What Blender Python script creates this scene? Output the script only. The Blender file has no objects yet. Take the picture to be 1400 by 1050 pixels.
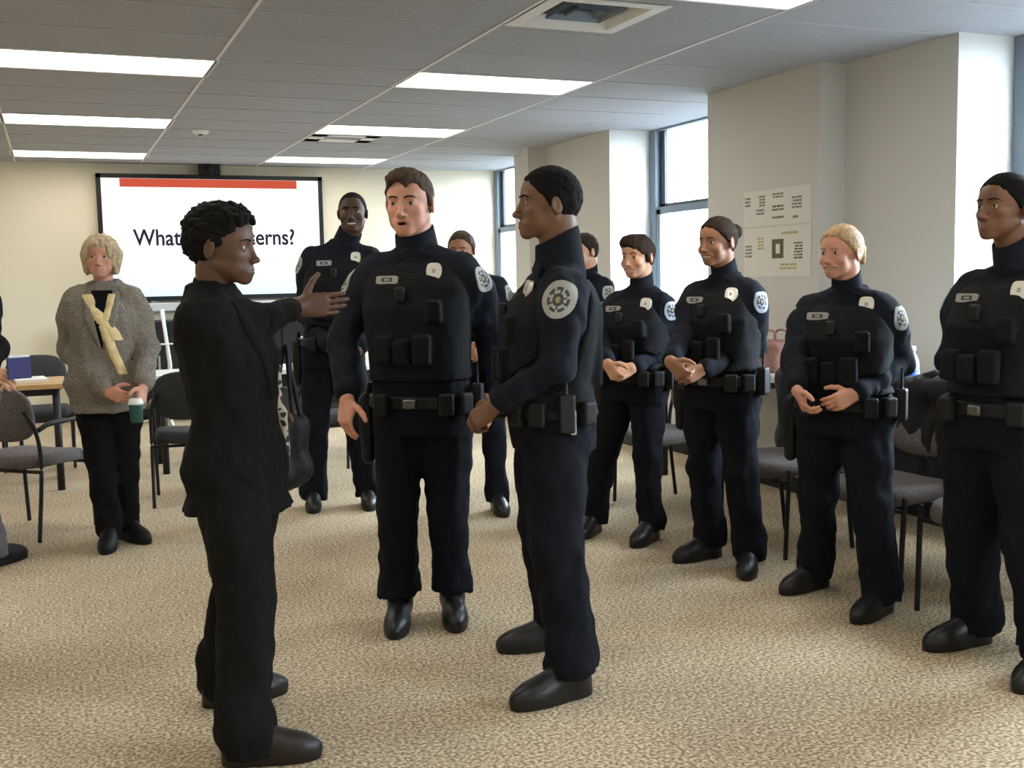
import bpy, math, random
import numpy as np
from mathutils import Vector, Matrix
from mathutils.bvhtree import BVHTree

random.seed(7)
SC = bpy.context.scene
COL = SC.collection
f32 = np.float32

# ------------------------------------------------------------------ camera
F = 1500.0
H = 1.42
def cam_setup():
    v, s = (70, 390), -.019
    dy = np.array([v[0]-700, -(v[1]-525), -F]); dy /= np.linalg.norm(dy)
    A = dy[0]-s*dy[1]; B = -700*dy[0]-(v[1]-s*v[0]-525)*dy[1]-F*dy[2]
    x = -B/A; y = v[1]+s*(x-v[0])
    dx = np.array([x-700, -(y-525), -F]); dx /= np.linalg.norm(dx)
    return np.array([dx, dy, np.cross(dx, dy)])
M = cam_setup()
C0 = np.array([0, 0, H])
def ray(px, py): return M @ np.array([(px-700)/F, -(py-525)/F, -1.])
def P(px, py, d): return C0+ray(px, py)*d
def onz(px, py, z):
    r = ray(px, py); return C0+r*(z-H)/r[2]
def G(px, py): return onz(px, py, 0)
def onx(px, py, X):
    r = ray(px, py); return C0+r*X/r[0]
def ony(px, py, Y):
    r = ray(px, py); return C0+r*Y/r[1]
def depth(p): return -(M.T @ (np.asarray(p)-C0))[2]
CR = np.array([M[0, 0], M[1, 0], 0]); CR /= np.linalg.norm(CR)      # horizontal right of the view
CQ = np.array([-CR[1], CR[0], 0])                                     # horizontal, away from the viewer
UP = np.array([0, 0, 1.])
def unit(v):
    v = np.asarray(v, float); return v/np.linalg.norm(v)

cd = bpy.data.cameras.new('camera'); cam = bpy.data.objects.new('camera', cd); COL.objects.link(cam)
cd.sensor_width = 36; cd.lens = F/1400*36; cd.clip_end = 200
mw = Matrix.Identity(4)
for i in range(3):
    for j in range(3): mw[i][j] = M[i, j]
mw.translation = Vector((0, 0, H)); cam.matrix_world = mw
SC.camera = cam

# ------------------------------------------------------------------ materials
MATS = {}
def mat(name, col, rough=.7, metal=0., bump=0., bscale=60., var=0., vscale=8., sheen=0., sss=0., spec=.5, emit=None, estr=0., alpha=None, trans=0., coat=0.):
    if name in MATS: return MATS[name]
    m = bpy.data.materials.new(name); m.use_nodes = True; MATS[name] = m
    nt = m.node_tree; b = nt.nodes['Principled BSDF']
    b.inputs['Base Color'].default_value = (*col, 1)
    b.inputs['Roughness'].default_value = rough; b.inputs['Metallic'].default_value = metal
    b.inputs['Specular IOR Level'].default_value = spec
    if sheen: b.inputs['Sheen Weight'].default_value = sheen; b.inputs['Sheen Roughness'].default_value = .5
    if coat: b.inputs['Coat Weight'].default_value = coat
    if sss:
        b.inputs['Subsurface Weight'].default_value = sss; b.inputs['Subsurface Radius'].default_value = (.01, .004, .002)
        b.inputs['Subsurface Scale'].default_value = 1.
    if trans: b.inputs['Transmission Weight'].default_value = trans
    if emit: b.inputs['Emission Color'].default_value = (*emit, 1); b.inputs['Emission Strength'].default_value = estr
    tc = nt.nodes.new('ShaderNodeTexCoord')
    if var:
        n = nt.nodes.new('ShaderNodeTexNoise'); n.inputs['Scale'].default_value = vscale; n.inputs['Detail'].default_value = 4
        nt.links.new(tc.outputs['Object'], n.inputs['Vector'])
        r = nt.nodes.new('ShaderNodeValToRGB')
        r.color_ramp.elements[0].position = .3; r.color_ramp.elements[1].position = .7
        r.color_ramp.elements[0].color = (*[c*(1-var) for c in col], 1); r.color_ramp.elements[1].color = (*[min(1, c*(1+var)) for c in col], 1)
        nt.links.new(n.outputs['Fac'], r.inputs['Fac']); nt.links.new(r.outputs['Color'], b.inputs['Base Color'])
    if bump:
        n = nt.nodes.new('ShaderNodeTexNoise'); n.inputs['Scale'].default_value = bscale; n.inputs['Detail'].default_value = 3
        nt.links.new(tc.outputs['Object'], n.inputs['Vector'])
        bp = nt.nodes.new('ShaderNodeBump'); bp.inputs['Strength'].default_value = bump; bp.inputs['Distance'].default_value = .01
        nt.links.new(n.outputs['Fac'], bp.inputs['Height']); nt.links.new(bp.outputs['Normal'], b.inputs['Normal'])
    return m

def carpet_mat():
    m = bpy.data.materials.new('carpet'); m.use_nodes = True; nt = m.node_tree; b = nt.nodes['Principled BSDF']
    tc = nt.nodes.new('ShaderNodeTexCoord')
    def noise(scale, det, vec=None, stretch=None):
        n = nt.nodes.new('ShaderNodeTexNoise'); n.inputs['Scale'].default_value = scale; n.inputs['Detail'].default_value = det
        if stretch:
            mp = nt.nodes.new('ShaderNodeMapping'); mp.inputs['Scale'].default_value = stretch
            nt.links.new(tc.outputs['Object'], mp.inputs['Vector']); nt.links.new(mp.outputs['Vector'], n.inputs['Vector'])
        else: nt.links.new(tc.outputs['Object'], n.inputs['Vector'])
        return n
    n1 = noise(82, 5); n2 = noise(1.3, 4); n3 = noise(130, 2)
    r1 = nt.nodes.new('ShaderNodeValToRGB'); e = r1.color_ramp.elements
    e[0].position = .38; e[0].color = (.225, .168, .108, 1); e[1].position = .63; e[1].color = (.68, .57, .41, 1)
    x = e.new(.5); x.color = (.42, .335, .225, 1)
    nt.links.new(n1.outputs['Fac'], r1.inputs['Fac'])
    mx = nt.nodes.new('ShaderNodeMix'); mx.data_type = 'RGBA'; mx.blend_type = 'OVERLAY'; mx.inputs['Factor'].default_value = .45
    nt.links.new(r1.outputs['Color'], mx.inputs['A']); nt.links.new(n2.outputs['Fac'], mx.inputs['B'])
    nt.links.new(mx.outputs['Result'], b.inputs['Base Color'])
    b.inputs['Roughness'].default_value = .95; b.inputs['Specular IOR Level'].default_value = .15
    bp = nt.nodes.new('ShaderNodeBump'); bp.inputs['Strength'].default_value = .5; bp.inputs['Distance'].default_value = .006
    nt.links.new(n3.outputs['Fac'], bp.inputs['Height']); nt.links.new(bp.outputs['Normal'], b.inputs['Normal'])
    return m

def tile_mat():
    m = mat('ceiling_tile', (.385, .395, .42), .95, bump=.35, bscale=140, var=.05, vscale=30)
    return m

def tweed_mat():
    m = bpy.data.materials.new('tweed'); m.use_nodes = True; nt = m.node_tree; b = nt.nodes['Principled BSDF']
    tc = nt.nodes.new('ShaderNodeTexCoord')
    n = nt.nodes.new('ShaderNodeTexNoise'); n.inputs['Scale'].default_value = 110; n.inputs['Detail'].default_value = 3
    n2 = nt.nodes.new('ShaderNodeTexChecker'); n2.inputs['Scale'].default_value = 150
    n2.inputs['Color1'].default_value = (.26, .23, .19, 1); n2.inputs['Color2'].default_value = (.14, .125, .105, 1)
    nt.links.new(tc.outputs['Object'], n.inputs['Vector']); nt.links.new(tc.outputs['Object'], n2.inputs['Vector'])
    mx = nt.nodes.new('ShaderNodeMix'); mx.data_type = 'RGBA'; mx.blend_type = 'OVERLAY'; mx.inputs['Factor'].default_value = .7
    nt.links.new(n2.outputs['Color'], mx.inputs['A']); nt.links.new(n.outputs['Fac'], mx.inputs['B'])
    nt.links.new(mx.outputs['Result'], b.inputs['Base Color']); b.inputs['Roughness'].default_value = .95
    b.inputs['Specular IOR Level'].default_value = .2
    return m

def pattern_mat():
    m = bpy.data.materials.new('ornament_fabric'); m.use_nodes = True; nt = m.node_tree; b = nt.nodes['Principled BSDF']
    tc = nt.nodes.new('ShaderNodeTexCoord'); v = nt.nodes.new('ShaderNodeTexVoronoi'); v.inputs['Scale'].default_value = 34
    v.feature = 'DISTANCE_TO_EDGE'
    r = nt.nodes.new('ShaderNodeValToRGB'); r.color_ramp.interpolation = 'CONSTANT'
    r.color_ramp.elements[0].color = (.42, .37, .31, 1); r.color_ramp.elements[1].position = .16; r.color_ramp.elements[1].color = (.018, .016, .015, 1)
    nt.links.new(tc.outputs['Object'], v.inputs['Vector']); nt.links.new(v.outputs['Distance'], r.inputs['Fac'])
    nt.links.new(r.outputs['Color'], b.inputs['Base Color']); b.inputs['Roughness'].default_value = .7
    return m

def emission_mat(name, col, s):
    m = bpy.data.materials.new(name); m.use_nodes = True; nt = m.node_tree; nt.nodes.clear()
    o = nt.nodes.new('ShaderNodeOutputMaterial'); e = nt.nodes.new('ShaderNodeEmission')
    e.inputs['Color'].default_value = (*col, 1); e.inputs['Strength'].default_value = s
    nt.links.new(e.outputs[0], o.inputs['Surface']); return m

m_navy = mat('navy_uniform_cloth', (.0070, .0085, .0145), .9, bump=.12, bscale=220, spec=.2)
m_vest = mat('black_vest_cloth', (.0062, .0068, .0085), .88, bump=.2, bscale=260, spec=.2)
m_trou = mat('dark_navy_trouser_cloth', (.0058, .0068, .0110), .92, bump=.12, bscale=200, spec=.16)
m_suit = mat('black_suit_cloth', (.0062, .0058, .0056), .92, bump=.1, bscale=240, spec=.16)
m_blk = mat('black_leather', (.006, .006, .0065), .55, spec=.25)
m_boot = mat('black_boot_leather', (.009, .0085, .009), .4, bump=.1, bscale=90, spec=.4)
m_brownshoe = mat('dark_brown_shoe_leather', (.016, .011, .009), .42, spec=.38)
m_silver = mat('silver_metal', (.72, .71, .68), .3, .9)
m_dksilver = mat('dull_steel', (.16, .16, .155), .4, .8)
m_badge = mat('silver_badge_metal', (.74, .71, .62), .38, .55)
m_patch = mat('grey_patch_thread', (.33, .325, .295), .9)
m_patchblue = mat('pale_blue_patch_thread', (.44, .49, .58), .9)
m_patchdk = mat('dark_patch_thread', (.045, .045, .05), .85)
m_gold = mat('gold_thread', (.42, .33, .14), .7)
m_hairblk = mat('black_hair', (.007, .006, .0055), .85, bump=.5, bscale=120, spec=.14)
m_hairdk = mat('dark_brown_hair', (.026, .0135, .008), .75, bump=.4, bscale=110, spec=.15)
m_hairbr = mat('brown_hair', (.050, .028, .015), .7, bump=.4, bscale=110, spec=.2)
m_hairbl = mat('blonde_hair', (.40, .25, .115), .65, bump=.5, bscale=110, var=.25, vscale=60)
m_hairbl2 = mat('pale_blonde_hair', (.42, .315, .18), .7, bump=.5, bscale=110, var=.3, vscale=60)
m_eyew = mat('eye_white', (.55, .52, .48), .3)
m_iris = mat('dark_iris', (.03, .02, .014), .2)
m_teeth = mat('teeth', (.8, .77, .7), .35)
m_tweed = tweed_mat()
m_scarf = mat('cream_scarf_wool', (.72, .57, .30), .9, bump=.4, bscale=90, var=.15, vscale=20)
m_blacktop = mat('black_knit', (.006, .006, .0065), .92, spec=.12)
m_orn = pattern_mat()
m_frame = mat('black_frame_metal', (.012, .012, .013), .5, spec=.35)
m_seat = mat('grey_seat_fabric', (.135, .118, .115), .95, bump=.4, bscale=160, var=.3, vscale=90)
m_seatdk = mat('charcoal_seat_fabric', (.032, .032, .034), .95, bump=.4, bscale=160, var=.25, vscale=90)
m_tabw = mat('white_laminate', (.72, .71, .69), .35)
m_wood = mat('oak_edge_laminate', (.48, .29, .125), .45, var=.15, vscale=14)
m_wall = mat('cream_wall_paint', (.70, .64, .50), .9, bump=.05, bscale=180)
m_wallR = mat('grey_white_wall_paint', (.62, .605, .56), .9, bump=.05, bscale=180)
m_white = mat('white_paint', (.8, .8, .78), .6)
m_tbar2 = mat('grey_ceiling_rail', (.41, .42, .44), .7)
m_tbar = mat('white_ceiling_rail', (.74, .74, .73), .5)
m_winframe = mat('blue_grey_window_metal', (.20, .25, .31), .5)
m_windark = mat('dark_window_metal', (.02, .026, .035), .5)
m_plastic = mat('black_plastic', (.010, .010, .011), .5, spec=.3)
m_silverbar = mat('silver_plastic', (.62, .63, .62), .45)
m_paper = mat('white_paper', (.74, .71, .64), .9)
m_ink = mat('grey_ink', (.20, .19, .17), .9)
m_inky = mat('ochre_ink', (.50, .40, .18), .9)
m_inkdk = mat('dark_olive_ink', (.13, .115, .07), .9)
m_glass = None

# ------------------------------------------------------------------ object helpers
def link(o, parent=None):
    COL.objects.link(o)
    if parent is not None: o.parent = parent
    return o
def tag(o, label=None, cat=None, group=None, kind=None):
    if label: o['label'] = label
    if cat: o['category'] = cat
    if group: o['group'] = group
    if kind: o['kind'] = kind
    return o
def empty(name, loc=(0, 0, 0), rz=0, label=None, cat=None, group=None):
    o = bpy.data.objects.new(name, None); o.empty_display_size = .05
    o.location = Vector(loc); o.rotation_euler = (0, 0, rz); COL.objects.link(o)
    return tag(o, label, cat, group)

class MB:
    """collects boxes, tubes, lathes into one mesh; mats by slot"""
    def __init__(s): s.v = []; s.f = []; s.mi = []; s.sm = []
    def add(s, vs, fs, mi=0, smooth=False):
        o = len(s.v); s.v += [tuple(map(float, p)) for p in vs]
        for q in fs: s.f.append(tuple(i+o for i in q)); s.mi.append(mi); s.sm.append(smooth)
        return s
    def box(s, lo, hi, mi=0, R=None, c=None):
        (x0, y0, z0), (x1, y1, z1) = lo, hi
        vs = [(x0, y0, z0), (x1, y0, z0), (x1, y1, z0), (x0, y1, z0), (x0, y0, z1), (x1, y0, z1), (x1, y1, z1), (x0, y1, z1)]
        if R is not None: vs = [tuple(np.asarray(R) @ np.array(v)+np.asarray(c)) for v in vs]
        return s.add(vs, [(0, 3, 2, 1), (4, 5, 6, 7), (0, 1, 5, 4), (1, 2, 6, 5), (2, 3, 7, 6), (3, 0, 4, 7)], mi)
    def tube(s, pts, r, n=10, mi=0, closed=False, flat=1.):
        pts = [np.asarray(p, float) for p in pts]; L = len(pts); vs = []; fs = []
        rr = r if hasattr(r, '__len__') else [r]*L
        for i, p in enumerate(pts):
            a = pts[(i-1) % L] if (closed or i > 0) else p; b = pts[(i+1) % L] if (closed or i < L-1) else p
            t = unit(b-a); u = np.cross(t, UP)
            if np.linalg.norm(u) < .05: u = np.cross(t, [0, 1., 0])
            u = unit(u); w = np.cross(u, t)
            for k in range(n):
                an = 2*math.pi*k/n; vs.append(p+rr[i]*(math.cos(an)*u+math.sin(an)*w*flat))
        for i in range(L if closed else L-1):
            for k in range(n):
                j = (i+1) % L; fs.append((i*n+k, i*n+(k+1) % n, j*n+(k+1) % n, j*n+k))
        if not closed: fs += [tuple(range(n))[::-1], tuple((L-1)*n+k for k in range(n))]
        return s.add(vs, fs, mi, True)
    def lathe(s, prof, c=(0, 0, 0), n=24, mi=0, ax=None):
        vs = []; fs = []; R = np.eye(3) if ax is None else np.asarray(ax)
        for r, z in prof:
            for k in range(n):
                a = 2*math.pi*k/n; vs.append(R @ np.array([r*math.cos(a), r*math.sin(a), z])+np.asarray(c))
        for i in range(len(prof)-1):
            for k in range(n): fs.append((i*n+k, i*n+(k+1) % n, (i+1)*n+(k+1) % n, (i+1)*n+k))
        fs += [tuple(range(n))[::-1], tuple((len(prof)-1)*n+k for k in range(n))]
        return s.add(vs, fs, mi, True)
    def build(s, name, mats, parent=None, bevel=0.):
        me = bpy.data.meshes.new(name); me.from_pydata(s.v, [], s.f)
        for m in (mats if isinstance(mats, (list, tuple)) else [mats]): me.materials.append(m)
        me.polygons.foreach_set('material_index', s.mi); me.polygons.foreach_set('use_smooth', s.sm); me.update()
        o = link(bpy.data.objects.new(name, me), parent)
        if bevel:
            b = o.modifiers.new('b', 'BEVEL'); b.width = bevel; b.segments = 3; b.limit_method = 'ANGLE'
        return o
def bez(p, n=16):
    """Catmull-Rom through points"""
    p = [np.asarray(q, float) for q in p]; q = [2*p[0]-p[1]]+p+[2*p[-1]-p[-2]]; out = []
    for i in range(1, len(q)-2):
        for k in range(n):
            t = k/n; out.append(.5*((2*q[i])+(-q[i-1]+q[i+1])*t+(2*q[i-1]-5*q[i]+4*q[i+1]-q[i+2])*t*t+(-q[i-1]+3*q[i]-3*q[i+1]+q[i+2])*t**3))
    return out+[p[-1]]

# ------------------------------------------------------------------ implicit surfaces
RT = np.random.RandomState(3).rand(32, 32, 32).astype(f32)*2-1
def vnoise(p, sc, seed=0):
    q = p/np.asarray(sc, f32)+seed*3.71; i = np.floor(q).astype(np.int32); t = q-i; t = t*t*(3-2*t)
    o = 0
    for a in (0, 1):
        for b in (0, 1):
            for c in (0, 1):
                w = (t[:, 0] if a else 1-t[:, 0])*(t[:, 1] if b else 1-t[:, 1])*(t[:, 2] if c else 1-t[:, 2])
                o = o+w*RT[(i[:, 0]+a) & 31, (i[:, 1]+b) & 31, (i[:, 2]+c) & 31]
    return o
def axis(lo, hi, h, fine=(), hf=None):
    out = [lo]
    while out[-1] < hi:
        x = out[-1]; st = h
        for a, b in fine:
            if a-h <= x <= b: st = hf; break
        out.append(x+st)
    return np.array(out, f32)
class Field:
    def __init__(s, lo, hi, h, fine=(), hf=None):
        s.ax = [axis(lo[i], hi[i], h, [(a[i], b[i]) for a, b in fine], hf) for i in range(3)]
        s.h = h; s.D = np.full([len(a) for a in s.ax], 1., f32)
    def sl(s, lo, hi, pad):
        r = []
        for i in range(3):
            a = np.searchsorted(s.ax[i], lo[i]-pad); b = np.searchsorted(s.ax[i], hi[i]+pad)
            r.append(slice(max(0, int(a)-1), min(len(s.ax[i]), int(b)+1)))
        return tuple(r)
    def xyz(s, sl):
        return s.ax[0][sl[0]][:, None, None], s.ax[1][sl[1]][None, :, None], s.ax[2][sl[2]][None, None, :]
    def op(s, prim, k=.01, mode='add'):
        lo, hi, fn = prim; sl = s.sl(lo, hi, k+2.5*s.h)
        if any(q.stop <= q.start for q in sl): return s
        X = s.xyz(sl); d = fn(*X).astype(f32); c = s.D[sl]
        if mode == 'sub': c, d = -c, d
        hh = np.maximum(k-np.abs(c-d), 0)/max(k, 1e-6)
        r = np.minimum(c, d)-hh*hh*k*.25
        s.D[sl] = -r if mode == 'sub' else r
        return s
    def add(s, prim, k=.01): return s.op(prim, k)
    def sub(s, prim, k=.004): return s.op(prim, k, 'sub')
    def keep(s, fn):
        """intersect with fn(X,Y,Z) <= 0 everywhere"""
        X = s.xyz((slice(None),)*3); s.D = np.maximum(s.D, fn(*X).astype(f32)); return s
    def noise(s, amp, sc, seed=0, win=None, R=None):
        idx = np.argwhere(np.abs(s.D) < amp*2+s.h*1.5)
        if not len(idx): return s
        p = np.stack([s.ax[i][idx[:, i]] for i in range(3)], 1)
        pn = p if R is None else p @ np.asarray(R, f32)
        n = amp*(vnoise(pn, sc, seed)+.45*vnoise(pn, np.asarray(sc)*.5, seed+1))
        if win is not None: n = n*win(p)
        s.D[idx[:, 0], idx[:, 1], idx[:, 2]] += n.astype(f32); return s
    def mesh(s):
        D = s.D; S = D < 0
        c = np.zeros([n-1 for n in D.shape], np.int8)
        offs = [(a, b, d) for a in (0, 1) for b in (0, 1) for d in (0, 1)]
        for a, b, d in offs: c += S[a:a+c.shape[0], b:b+c.shape[1], d:d+c.shape[2]]
        idx = np.argwhere((c > 0) & (c < 8)); N = len(idx)
        if not N: return np.zeros((0, 3)), np.zeros((0, 4), int)
        ids = np.full(c.shape, -1, np.int32); ids[idx[:, 0], idx[:, 1], idx[:, 2]] = np.arange(N)
        val = {o: D[idx[:, 0]+o[0], idx[:, 1]+o[1], idx[:, 2]+o[2]] for o in offs}
        acc = np.zeros((N, 3)); cnt = np.zeros(N)
        co = {o: np.stack([s.ax[i][idx[:, i]+o[i]] for i in range(3)], 1) for o in offs}
        for o in offs:
            for i in range(3):
                if o[i]: continue
                o2 = tuple(1 if j == i else o[j] for j in range(3))
                a, b = val[o], val[o2]; m = (a < 0) != (b < 0)
                t = np.where(m, a/np.where(m, a-b, 1), 0)[:, None]
                acc += np.where(m[:, None], co[o]+(co[o2]-co[o])*t, 0); cnt += m
        V = acc/cnt[:, None]; Q = []
        for i in range(3):
            j, k = (i+1) % 3, (i+2) % 3
            sa = [slice(None)]*3; sb = [slice(None)]*3; sa[i] = slice(0, -1); sb[i] = slice(1, None)
            for q in (j, k): sa[q] = slice(1, -1); sb[q] = slice(1, -1)
            A, B = S[tuple(sa)], S[tuple(sb)]
            e = np.argwhere(A != B)
            if not len(e): continue
            flip = A[e[:, 0], e[:, 1], e[:, 2]]
            e[:, j] += 1; e[:, k] += 1
            def cid(dj, dk):
                q = e.copy(); q[:, j] += dj; q[:, k] += dk; return ids[q[:, 0], q[:, 1], q[:, 2]]
            qd = np.stack([cid(-1, -1), cid(0, -1), cid(0, 0), cid(-1, 0)], 1)
            qd[~flip] = qd[~flip][:, ::-1]; Q.append(qd)
        return V, np.concatenate(Q)
def mesh_obj(name, V, Q, mats, parent=None, mi=None):
    me = bpy.data.meshes.new(name); nv, nf = len(V), len(Q)
    me.vertices.add(nv); me.vertices.foreach_set('co', np.asarray(V, f32).ravel())
    me.loops.add(nf*4); me.loops.foreach_set('vertex_index', np.asarray(Q, np.int32).ravel())
    me.polygons.add(nf); me.polygons.foreach_set('loop_start', np.arange(nf, dtype=np.int32)*4)
    me.polygons.foreach_set('use_smooth', np.ones(nf, bool))
    for m in (mats if isinstance(mats, (list, tuple)) else [mats]): me.materials.append(m)
    if mi is not None: me.polygons.foreach_set('material_index', np.asarray(mi, np.int32))
    me.update(calc_edges=True); me.validate()
    return link(bpy.data.objects.new(name, me), parent)

def cone(a, b, ra, rb):
    a = np.asarray(a, float); b = np.asarray(b, float); ab = b-a; L2 = max(ab @ ab, 1e-9); r = max(ra, rb)
    def fn(X, Y, Z):
        x, y, z = X-a[0], Y-a[1], Z-a[2]
        t = np.clip((x*ab[0]+y*ab[1]+z*ab[2])/L2, 0, 1)
        return np.sqrt((x-t*ab[0])**2+(y-t*ab[1])**2+(z-t*ab[2])**2)-(ra+(rb-ra)*t)
    return np.minimum(a, b)-r, np.maximum(a, b)+r, fn
def local(X, Y, Z, c, R):
    x, y, z = X-c[0], Y-c[1], Z-c[2]
    return [x*R[0, i]+y*R[1, i]+z*R[2, i] for i in range(3)]
def ell(c, r, R=np.eye(3)):
    c = np.asarray(c, float); r = np.asarray(r, float); R = np.asarray(R, float)
    e = np.sqrt((R*r) ** 2 @ np.ones(3))
    def fn(X, Y, Z):
        l = local(X, Y, Z, c, R)
        k0 = np.sqrt(sum((l[i]/r[i])**2 for i in range(3))); k1 = np.sqrt(sum((l[i]/r[i]**2)**2 for i in range(3)))+1e-9
        return k0*(k0-1)/k1
    return c-e, c+e, fn
def rbox(c, hf, R=np.eye(3), rad=.005):
    c = np.asarray(c, float); hf = np.asarray(hf, float); R = np.asarray(R, float); e = np.abs(R) @ hf
    def fn(X, Y, Z):
        l = local(X, Y, Z, c, R); q = [np.abs(l[i])-hf[i]+rad for i in range(3)]
        return np.sqrt(sum(np.maximum(a, 0)**2 for a in q))+np.minimum(np.maximum(np.maximum(q[0], q[1]), q[2]), 0)-rad
    return c-e, c+e, fn
def loft(st, u, v, n=2.3):
    """stations (z, (cx,cy), w, d) ascending z; u lateral, v depth axes (horizontal)"""
    zs = np.array([s[0] for s in st]); cx = np.array([s[1][0] for s in st]); cy = np.array([s[1][1] for s in st])
    w = np.array([s[2] for s in st]); d = np.array([s[3] for s in st]); m = max(w.max(), d.max())
    lo = np.array([cx.min()-m, cy.min()-m, zs[0]]); hi = np.array([cx.max()+m, cy.max()+m, zs[-1]])
    def fn(X, Y, Z):
        z = Z.ravel(); I = lambda a: np.interp(z, zs, a)[None, None, :]
        x, y = X-I(cx), Y-I(cy); W, Dp = I(w), I(d)
        a = np.abs(x*u[0]+y*u[1])/W; b = np.abs(x*v[0]+y*v[1])/Dp
        q = ((a**n+b**n)**(1/n)-1)*np.minimum(W, Dp)
        return np.maximum(q, np.maximum(Z-zs[-1], zs[0]-Z))
    return lo, hi, fn

# ------------------------------------------------------------------ heads, hands, people
def head_field(Fd, o, R, S, fem=0., mouth='closed', lf_=1.):
    T = lambda x, y, z: o+R @ (np.array([x, y, z])*S)
    E = lambda c, r, k=.03: Fd.add(ell(T(*c), np.array(r)*S, R), k*S)
    K = lambda a, b, ra, rb, k=.03: Fd.add(cone(T(*a), T(*b), ra*S, rb*S), k*S)
    j = 1-.12*fem
    E((0, -.03, .10), (.335, .42, .40)); E((0, .15, .15), (.275, .235, .26), .06)
    E((0, .11, -.13), (.27*j, .275, .32), .06); E((0, .12, -.29), (.225*j, .25, .17), .05)
    E((0, .315-.012*fem, -.405+.008*fem), ((.095-.012*fem)*j, .082, .082), .07)
    for s in (-1, 1):
        K((s*.245*j, -.04, -.2), (s*.06, .285, -.415), .06-.008*fem, .068-.012*fem, .07)
        E((s*.18, .24, -.11), (.09, .10 if mouth == 'smile' else .09, .08), .07)
    K((-.16, .325-.014*fem, .085), (.16, .325-.014*fem, .085), .043, .043, .05)
    for s in (-1, 1): E((s*.165, .17, -.24), (.10*j, .135, .13), .06)
    for s in (-1, 1): Fd.sub(ell(T(s*.14, .415, .0), np.array((.085, .075, .055))*S, R), .05*S)
    K((0, .36, .05), (0, .455-.018*fem, -.155), .030, .042-.006*fem, .045); E((0, .474-.02*fem, -.165), (.048-.006*fem, .048, .043-.005*fem), .03)
    for s in (-1, 1): E((s*(.055-.006*fem), .412, -.18), (.032, .045, .030), .03)
    E((0, .30, -.30), (.15, .105, .11), .06)
    ml = -.305; lipw = .10 if mouth != 'smile' else .165; up = .0 if mouth != 'smile' else .034
    gap = dict(closed=0., smile=.018, open=.020)[mouth]
    for s in (-1, 1):
        K((0, .397, ml+.021+gap), (s*lipw, .345, ml+.006+up), .020*lf_, .010, .018)
        K((0, .393, ml-.024-gap), (s*lipw, .345, ml-.004+up), .023*lf_, .010, .018)
    if mouth == 'closed':
        for s in (-1, 1): Fd.sub(cone(T(0, .43, ml), T(s*lipw, .37, ml+.003+up), .008*S, .005*S), .008*S)
    else:
        if mouth == 'open': Fd.sub(ell(T(0, .40, ml), np.array((.068, .09, .022))*S, R), .01*S)
        else:
            Fd.sub(ell(T(0, .40, ml+.004), np.array((.10, .075, .025))*S, R), .008*S)
            for s in (-1, 1): Fd.sub(ell(T(s*.095, .37, ml+.020), np.array((.05, .07, .015))*S, R), .012*S); E((s*.205, .255, -.16), (.085, .085, .085), .05)
    for s in (-1, 1):                                            # lids and ears
        c = T(s*.14, .305, .0)
        Fd.add(ell(c, np.array((.066, .066, .062))*S, R), .02*S)
        Fd.sub(ell(T(s*.14, .375, -.004), np.array((.062+.004*fem, .05, .020+.006*fem))*S, R), .006*S)
        a = math.radians(12); Rx = np.array([[1, 0, 0], [0, math.cos(a), math.sin(a)], [0, -math.sin(a), math.cos(a)]])
        az = math.radians(-s*22); Rz = np.array([[math.cos(az), -math.sin(az), 0], [math.sin(az), math.cos(az), 0], [0, 0, 1]])
        Re = R @ Rz @ Rx
        Fd.add(ell(T(s*.345, -.06, -.03), np.array((.036, .09, .135))*S, Re), .02*S)
        Fd.sub(ell(T(s*.385, -.045, -.03), np.array((.02, .045, .075))*S, Re), .015*S)

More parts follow.
